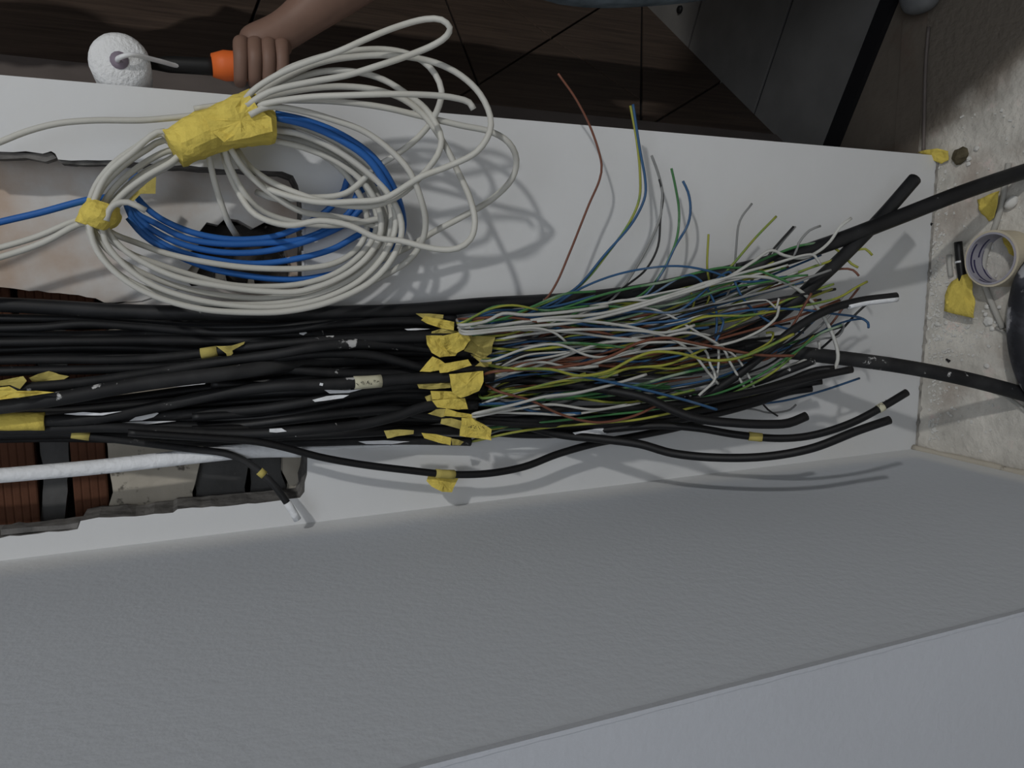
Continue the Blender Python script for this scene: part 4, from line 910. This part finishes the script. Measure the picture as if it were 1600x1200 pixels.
# lumps, screws and chips
def lump(name, u, v, r, mt, flat=.5, seed=0, base=None):
    bm = bmesh.new(); bmesh.ops.create_icosphere(bm, subdivisions=2, radius=1)
    c = fp(u, v, 0); rr = mpp(c) * r
    V = []
    for w in bm.verts:
        p = w.co * (1 + .35 * noise.noise(w.co * 1.7 + Vector((seed * 5.3, seed, 0))))
        V.append(c + Vector((p.x * rr, p.y * rr, max(-.0005, (p.z + .75) * rr * flat))))
    bm.verts.index_update(); Fc = [tuple(x.index for x in f.verts) for f in bm.faces]; bm.free()
    return link(name, V, Fc, mt, None, False)
tag(lump('dirt_clod', 1503, 243, 13, M_dirt, .5, 3), 'brown clod of dirt on the concrete near the pier corner', 'dirt')
tag(lump('plaster_chip', 1546, 501, 7.5, M_chip, .5, 5), 'round white plaster chip by the pale cable, largest of the chips', 'chip')
chips = [(1551, 513, 4, 'small plaster crumb touching the underside of the largest chip'), (1541, 491, 3.6, 'small plaster crumb just above the largest chip'), (1543, 479, 4, 'plaster crumb on the near side of the pale cable, below the roll'),
         (1562, 480, 3.5, 'plaster crumb on the far side of the pale cable from the yellow flag'), (1466, 506, 4, 'plaster crumb at the wall foot beside the lower corner of the fat yellow flag'),
         (1479, 504, 3.4, 'plaster crumb right under the lower edge of the fat yellow flag'), (1468, 526, 3, 'plaster crumb by the wall foot well below the fat yellow flag'),
         (1527, 232, 4.4, 'plaster crumb behind the brown dirt clod, away from the pier'), (1515, 248, 4.4, 'plaster crumb touching the brown dirt clod'), (1514, 256, 3.8, 'plaster crumb between the dirt clod and the thick cable'),
         (1543, 571, 4.2, 'plaster crumb just above the lower thick cable')]
for i, (u, v, r, lab) in enumerate(chips): tag(lump('plaster_chip', u, v, r, M_chip, .6, i + 9), lab, 'chip', 'plaster crumbs on the floor')
Q = spline([fp(1572, 325, .005), fp(1579, 318, .006), fp(1587, 306, .005)], .004); tag(tube('plaster_chip', Q, [.004, .0075, .008, .005][:len(Q)] if len(Q) <= 4 else [.004 + .004 * math.sin(math.pi * i / (len(Q) - 1)) for i in range(len(Q))], M_chip, None, 8, wob=.3), 'long white plaster flake near the upper right thick cable', 'chip')
r3 = random.Random(5); V, Fc = [], []
for i in range(1700):
    k = r3.random()
    if k < .55: u, v = 1452 + abs(r3.gauss(0, 13)), r3.uniform(245, 690)
    elif k < .75: u, v = r3.gauss(1490, 28), r3.gauss(510, 28)
    else: u, v = r3.uniform(1455, 1640), r3.uniform(170, 720)
    c = fp(u, v, 0)
    if c.y > .995 or c.x < XL + .01: continue
    s = .0005 + .0032 * r3.random() ** 3; a = r3.uniform(0, 3.1); ax = Vector((math.cos(a), math.sin(a), 0))
    vv, ff = box_geo(c + Z * s * .3, ax, Vector((-ax.y, ax.x, 0)), Z, s * r3.uniform(1, 2.2), s, s * .7); kk = len(V); V += vv; Fc += [tuple(x + kk for x in f) for f in ff]
o = link('plaster_dust', V, Fc, M_chip, None, False); tag(o, 'fine white plaster crumbs sprinkled over the concrete', 'rubble'); o['kind'] = 'stuff'
for u, v, lab in ((1484, 565, 'short black screw lying on the concrete below the yellow flag'), (1456.5, 351, 'small black plug at the wall foot under the thick cable')):
    c = fp(u, v, .002); tag(tube('screw', [c, c + Vector((.004, .006, .002))], [.0026, .0018], M_rubber_clean, None, 8), lab, 'screw')
# skim of plaster along the wall foot
V, Fc = [], []
N = 160
for i in range(N + 1):
    x = XL + (XR - XL) * i / N; p = Vector((x, 0, 0)); a = .002 + .004 * noise.noise(p * 90) ; b = .004 + .008 * noise.noise(p * 80 + Vector((0, 5, 0)))
    V += [Vector((x, D - .0005, max(.002, a))), Vector((x, D - max(.003, b) * .5, max(.0015, a * .5))), Vector((x, D - max(.004, b), .0004))]
for i in range(N):
    for k in (0, 1): Fc.append((3 * i + k, 3 * i + k + 3, 3 * i + k + 4, 3 * i + k + 1))
bb = link('baseboard_back', V, Fc, mat('rough_plaster_foot', (0.30, 0.285, 0.26), .95, .1, .5, 40, 1.0, 70), None, False); struct(bb)
q = [Vector((XL + .002, y, .006 + .003 * noise.noise(Vector((y * 30, 0, 0))))) for y in [YE + (D - YE) * i / 40 for i in range(41)]]
bl = tube('baseboard_left', q, [.006 + .003 * noise.noise(p * 25) for p in q], M_plaster2, None, 8); struct(bl)

# ================================================================== PAINTER AND ROLLER
HX, HY = .262, 1.075
rl = thing('paint_roller', 'small white fleece paint roller with orange and black handle in the painter\'s hand', 'paint roller', (HX, HY, 1.2))
rc = Vector((.2475, 0, 1.302))
ry0, ry1 = 1.035, 1.125
V, Fc = tube_geo([Vector((rc.x, ry0 + .004, rc.z)), Vector((rc.x, ry0 + .001, rc.z)), Vector((rc.x, ry0, rc.z))][0:0] + [Vector((rc.x, ry0 + (ry1 - ry0) * i / 10, rc.z)) for i in range(11)], [.026] + [.033] * 9 + [.026], 28, .02)
link('roller_sleeve', V, Fc, M_fleece, rl)
tube('roller_hub', [Vector((rc.x, ry0 - .0015, rc.z)), Vector((rc.x, ry0 + .01, rc.z))], .010, mat('mauve_hub', (.25, .21, .26), .5), rl, 14)
tube('wire_frame', spline([Vector((rc.x, ry0 + .02, rc.z)), Vector((rc.x, ry0 - .010, rc.z)), Vector((rc.x + .004, ry0 - .014, rc.z - .012)), Vector((HX - .008, HY - .03, 1.262)), Vector((HX - .006, HY - .004, 1.235)), Vector((HX - .003, HY, 1.20))], .004), .0028, M_galv, rl, 8)
tube('shank', [Vector((HX - .006, HY, 1.270)), Vector((HX - .004, HY, 1.25)), Vector((HX - .002, HY, 1.205)), Vector((HX, HY, 1.195))], [.006, .010, .0105, .012], M_blackplastic, rl, 12)
tube('handle', [Vector((HX, HY, 1.2)), Vector((HX + .001, HY, 1.185)), Vector((HX + .003, HY, 1.15)), Vector((HX + .005, HY, 1.122)), Vector((HX + .006, HY, 1.112))], [.014, .0185, .0170, .0155, .010], M_orange, rl, 14)
person = thing('person', 'painter reaching in with a bare forearm and gripping the roller, body beyond the frame', 'person', (.55, 1.08, 0))
def skin(name, verts, edges, radii, mt, parent, levels=2, root=0):
    off = parent_origin(parent)
    me = bpy.data.meshes.new(name); me.from_pydata([tuple(Vector(v) - off) for v in verts], edges, []); me.materials.append(mt)
    o = bpy.data.objects.new(name, me); C.objects.link(o); o.parent = parent
    md = o.modifiers.new('skin', 'SKIN')
    sv = me.skin_vertices[0] if len(me.skin_vertices) else None
    if sv is None:
        bm = bmesh.new(); bm.from_mesh(me); bm.verts.layers.skin.verify(); bm.to_mesh(me); bm.free(); sv = me.skin_vertices[0]
    for i, r in enumerate(radii):
        r = r if isinstance(r, tuple) else (r, r); sv.data[i].radius = r; sv.data[i].use_root = (i == root)
    md.use_smooth_shade = True
    s = o.modifiers.new('sub', 'SUBSURF'); s.levels = levels; s.render_levels = levels
    return o
def chain(vs, es, rs, pts, start):
    p = start
    for q, r in pts:
        vs.append(q); rs.append(r); es.append((p, len(vs) - 1)); p = len(vs) - 1
    return p
vs, es, rs = [(.585, 1.12, .95)], [], [.115]
sp_ = chain(vs, es, rs, [((.585, 1.12, 1.10), .105), ((.59, 1.12, 1.25), .12), ((.59, 1.12, 1.37), .10), ((.585, 1.12, 1.45), .055), ((.575, 1.12, 1.51), .05), ((.565, 1.12, 1.57), .075), ((.565, 1.12, 1.65), .085), ((.568, 1.12, 1.71), .055)], 0)
ch = 3
chain(vs, es, rs, [((.58, .955, 1.38), .055), ((.54, .95, 1.25), .045), ((.475, 1.03, .985), .038), ((.46, 1.05, .945), .040), ((.40, 1.07, 1.005), .040), ((.345, 1.08, 1.075), .031), ((.318, 1.082, 1.105), .025), ((.300, 1.084, 1.135), .027), ((.288, 1.086, 1.165), .024)], ch)
chain(vs, es, rs, [((.58, 1.285, 1.38), .055), ((.60, 1.32, 1.24), .045), ((.61, 1.33, 1.08), .038), ((.57, 1.32, .92), .032), ((.55, 1.31, .84), .026), ((.545, 1.31, .78), .028)], ch)
chain(vs, es, rs, [((.56, 1.03, .86), .080), ((.470, 1.02, .755), .072), ((.492, 1.02, .50), .058), ((.51, 1.02, .42), .058), ((.59, 1.03, .10), .040), ((.56, 1.03, .045), .036)], 0)
chain(vs, es, rs, [((.59, 1.21, .86), .085), ((.60, 1.22, .50), .062), ((.61, 1.22, .42), .058), ((.70, 1.22, .10), .040), ((.67, 1.22, .045), .036)], 0)
skin('body', vs, es, rs, M_skin, person)
# hand: four fingers closed round the handle and a thumb
for i in range(4):
    z = 1.166 - .0165 * i; L = (.92, 1.0, .96, .82)[i]; hx = HX + .002 + .001 * i
    pts = [(.292, 1.084, z - .008), (hx + .026, HY - .016, z), (hx + .004, HY - .030 * L, z + .001), (hx - .019, HY - .020, z + .002), (hx - .022, HY - .002, z + .002)]
    skin('finger', pts, [(k, k + 1) for k in range(4)], [.011, .0105, .0098, .009, .0075], M_skin, person, 2)
skin('thumb', [(.300, 1.090, 1.135), (.292, 1.106, 1.150), (.272, 1.104, 1.172), (.252, 1.094, 1.186)], [(0, 1), (1, 2), (2, 3)], [.014, .013, .011, .009], M_skin, person, 2)
# face and hair
for nm, c, r, mt in (('nose', (.487, 1.12, 1.61), .014, M_skin), ('mouth', (.492, 1.12, 1.575), .011, mat('lips', (.20, .07, .06), .5)), ('eye', (.495, 1.09, 1.64), .010, M_chip), ('eye', (.495, 1.15, 1.64), .010, M_chip), ('ear', (.575, 1.035, 1.62), .020, M_skin), ('ear', (.575, 1.205, 1.62), .020, M_skin)):
    bm = bmesh.new(); bmesh.ops.create_icosphere(bm, subdivisions=2, radius=r); V = [Vector(c) + v.co for v in bm.verts]; bm.verts.index_update(); Fc = [tuple(x.index for x in f.verts) for f in bm.faces]; bm.free(); link(nm, V, Fc, mt, person)
bm = bmesh.new(); bmesh.ops.create_icosphere(bm, subdivisions=3, radius=.098); V = [Vector((.585, 1.12, 1.672)) + v.co for v in bm.verts]; bm.verts.index_update(); Fc = [tuple(x.index for x in f.verts) for f in bm.faces]; bm.free(); link('hair', V, Fc, M_hair, person)
tv, te, tr_ = [(.585, 1.12, .97)], [], [.132]
chain(tv, te, tr_, [((.586, 1.12, 1.05), .120), ((.586, 1.12, 1.09), .116)], 0)
chain(tv, te, tr_, [((.545, 1.035, .87), .104), ((.456, 1.02, .755), .098), ((.485, 1.02, .50), .076), ((.545, 1.025, .30), .066), ((.59, 1.03, .10), .058)], 0)
chain(tv, te, tr_, [((.59, 1.205, .86), .098), ((.598, 1.218, .62), .082), ((.602, 1.22, .48), .073), ((.65, 1.22, .30), .066), ((.70, 1.22, .10), .058)], 0)
skin('trousers', tv, te, tr_, M_jeans, person)
sv, se, sr = [(.585, 1.12, .93)], [], [.152]
k = chain(sv, se, sr, [((.585, 1.12, 1.00), .150), ((.585, 1.12, 1.10), .136), ((.59, 1.12, 1.25), .142), ((.59, 1.12, 1.385), .112)], 0)
chain(sv, se, sr, [((.58, .955, 1.385), .068), ((.545, .952, 1.26), .058), ((.525, .965, 1.19), .056)], k)
chain(sv, se, sr, [((.58, 1.285, 1.385), .068), ((.60, 1.318, 1.25), .058), ((.606, 1.326, 1.17), .056)], k)
skin('shirt', sv, se, sr, M_shirt, person)
for (x, y) in ((.578, 1.03), (.70, 1.22)):
    skin('shoe', [(x + .03, y, .045), (x - .03, y, .042), (x - .085, y, .034), (x - .125, y, .030)], [(0, 1), (1, 2), (2, 3)], [(.045, .042), (.045, .040), (.042, .032), (.034, .026)], M_shoe, person, 2)
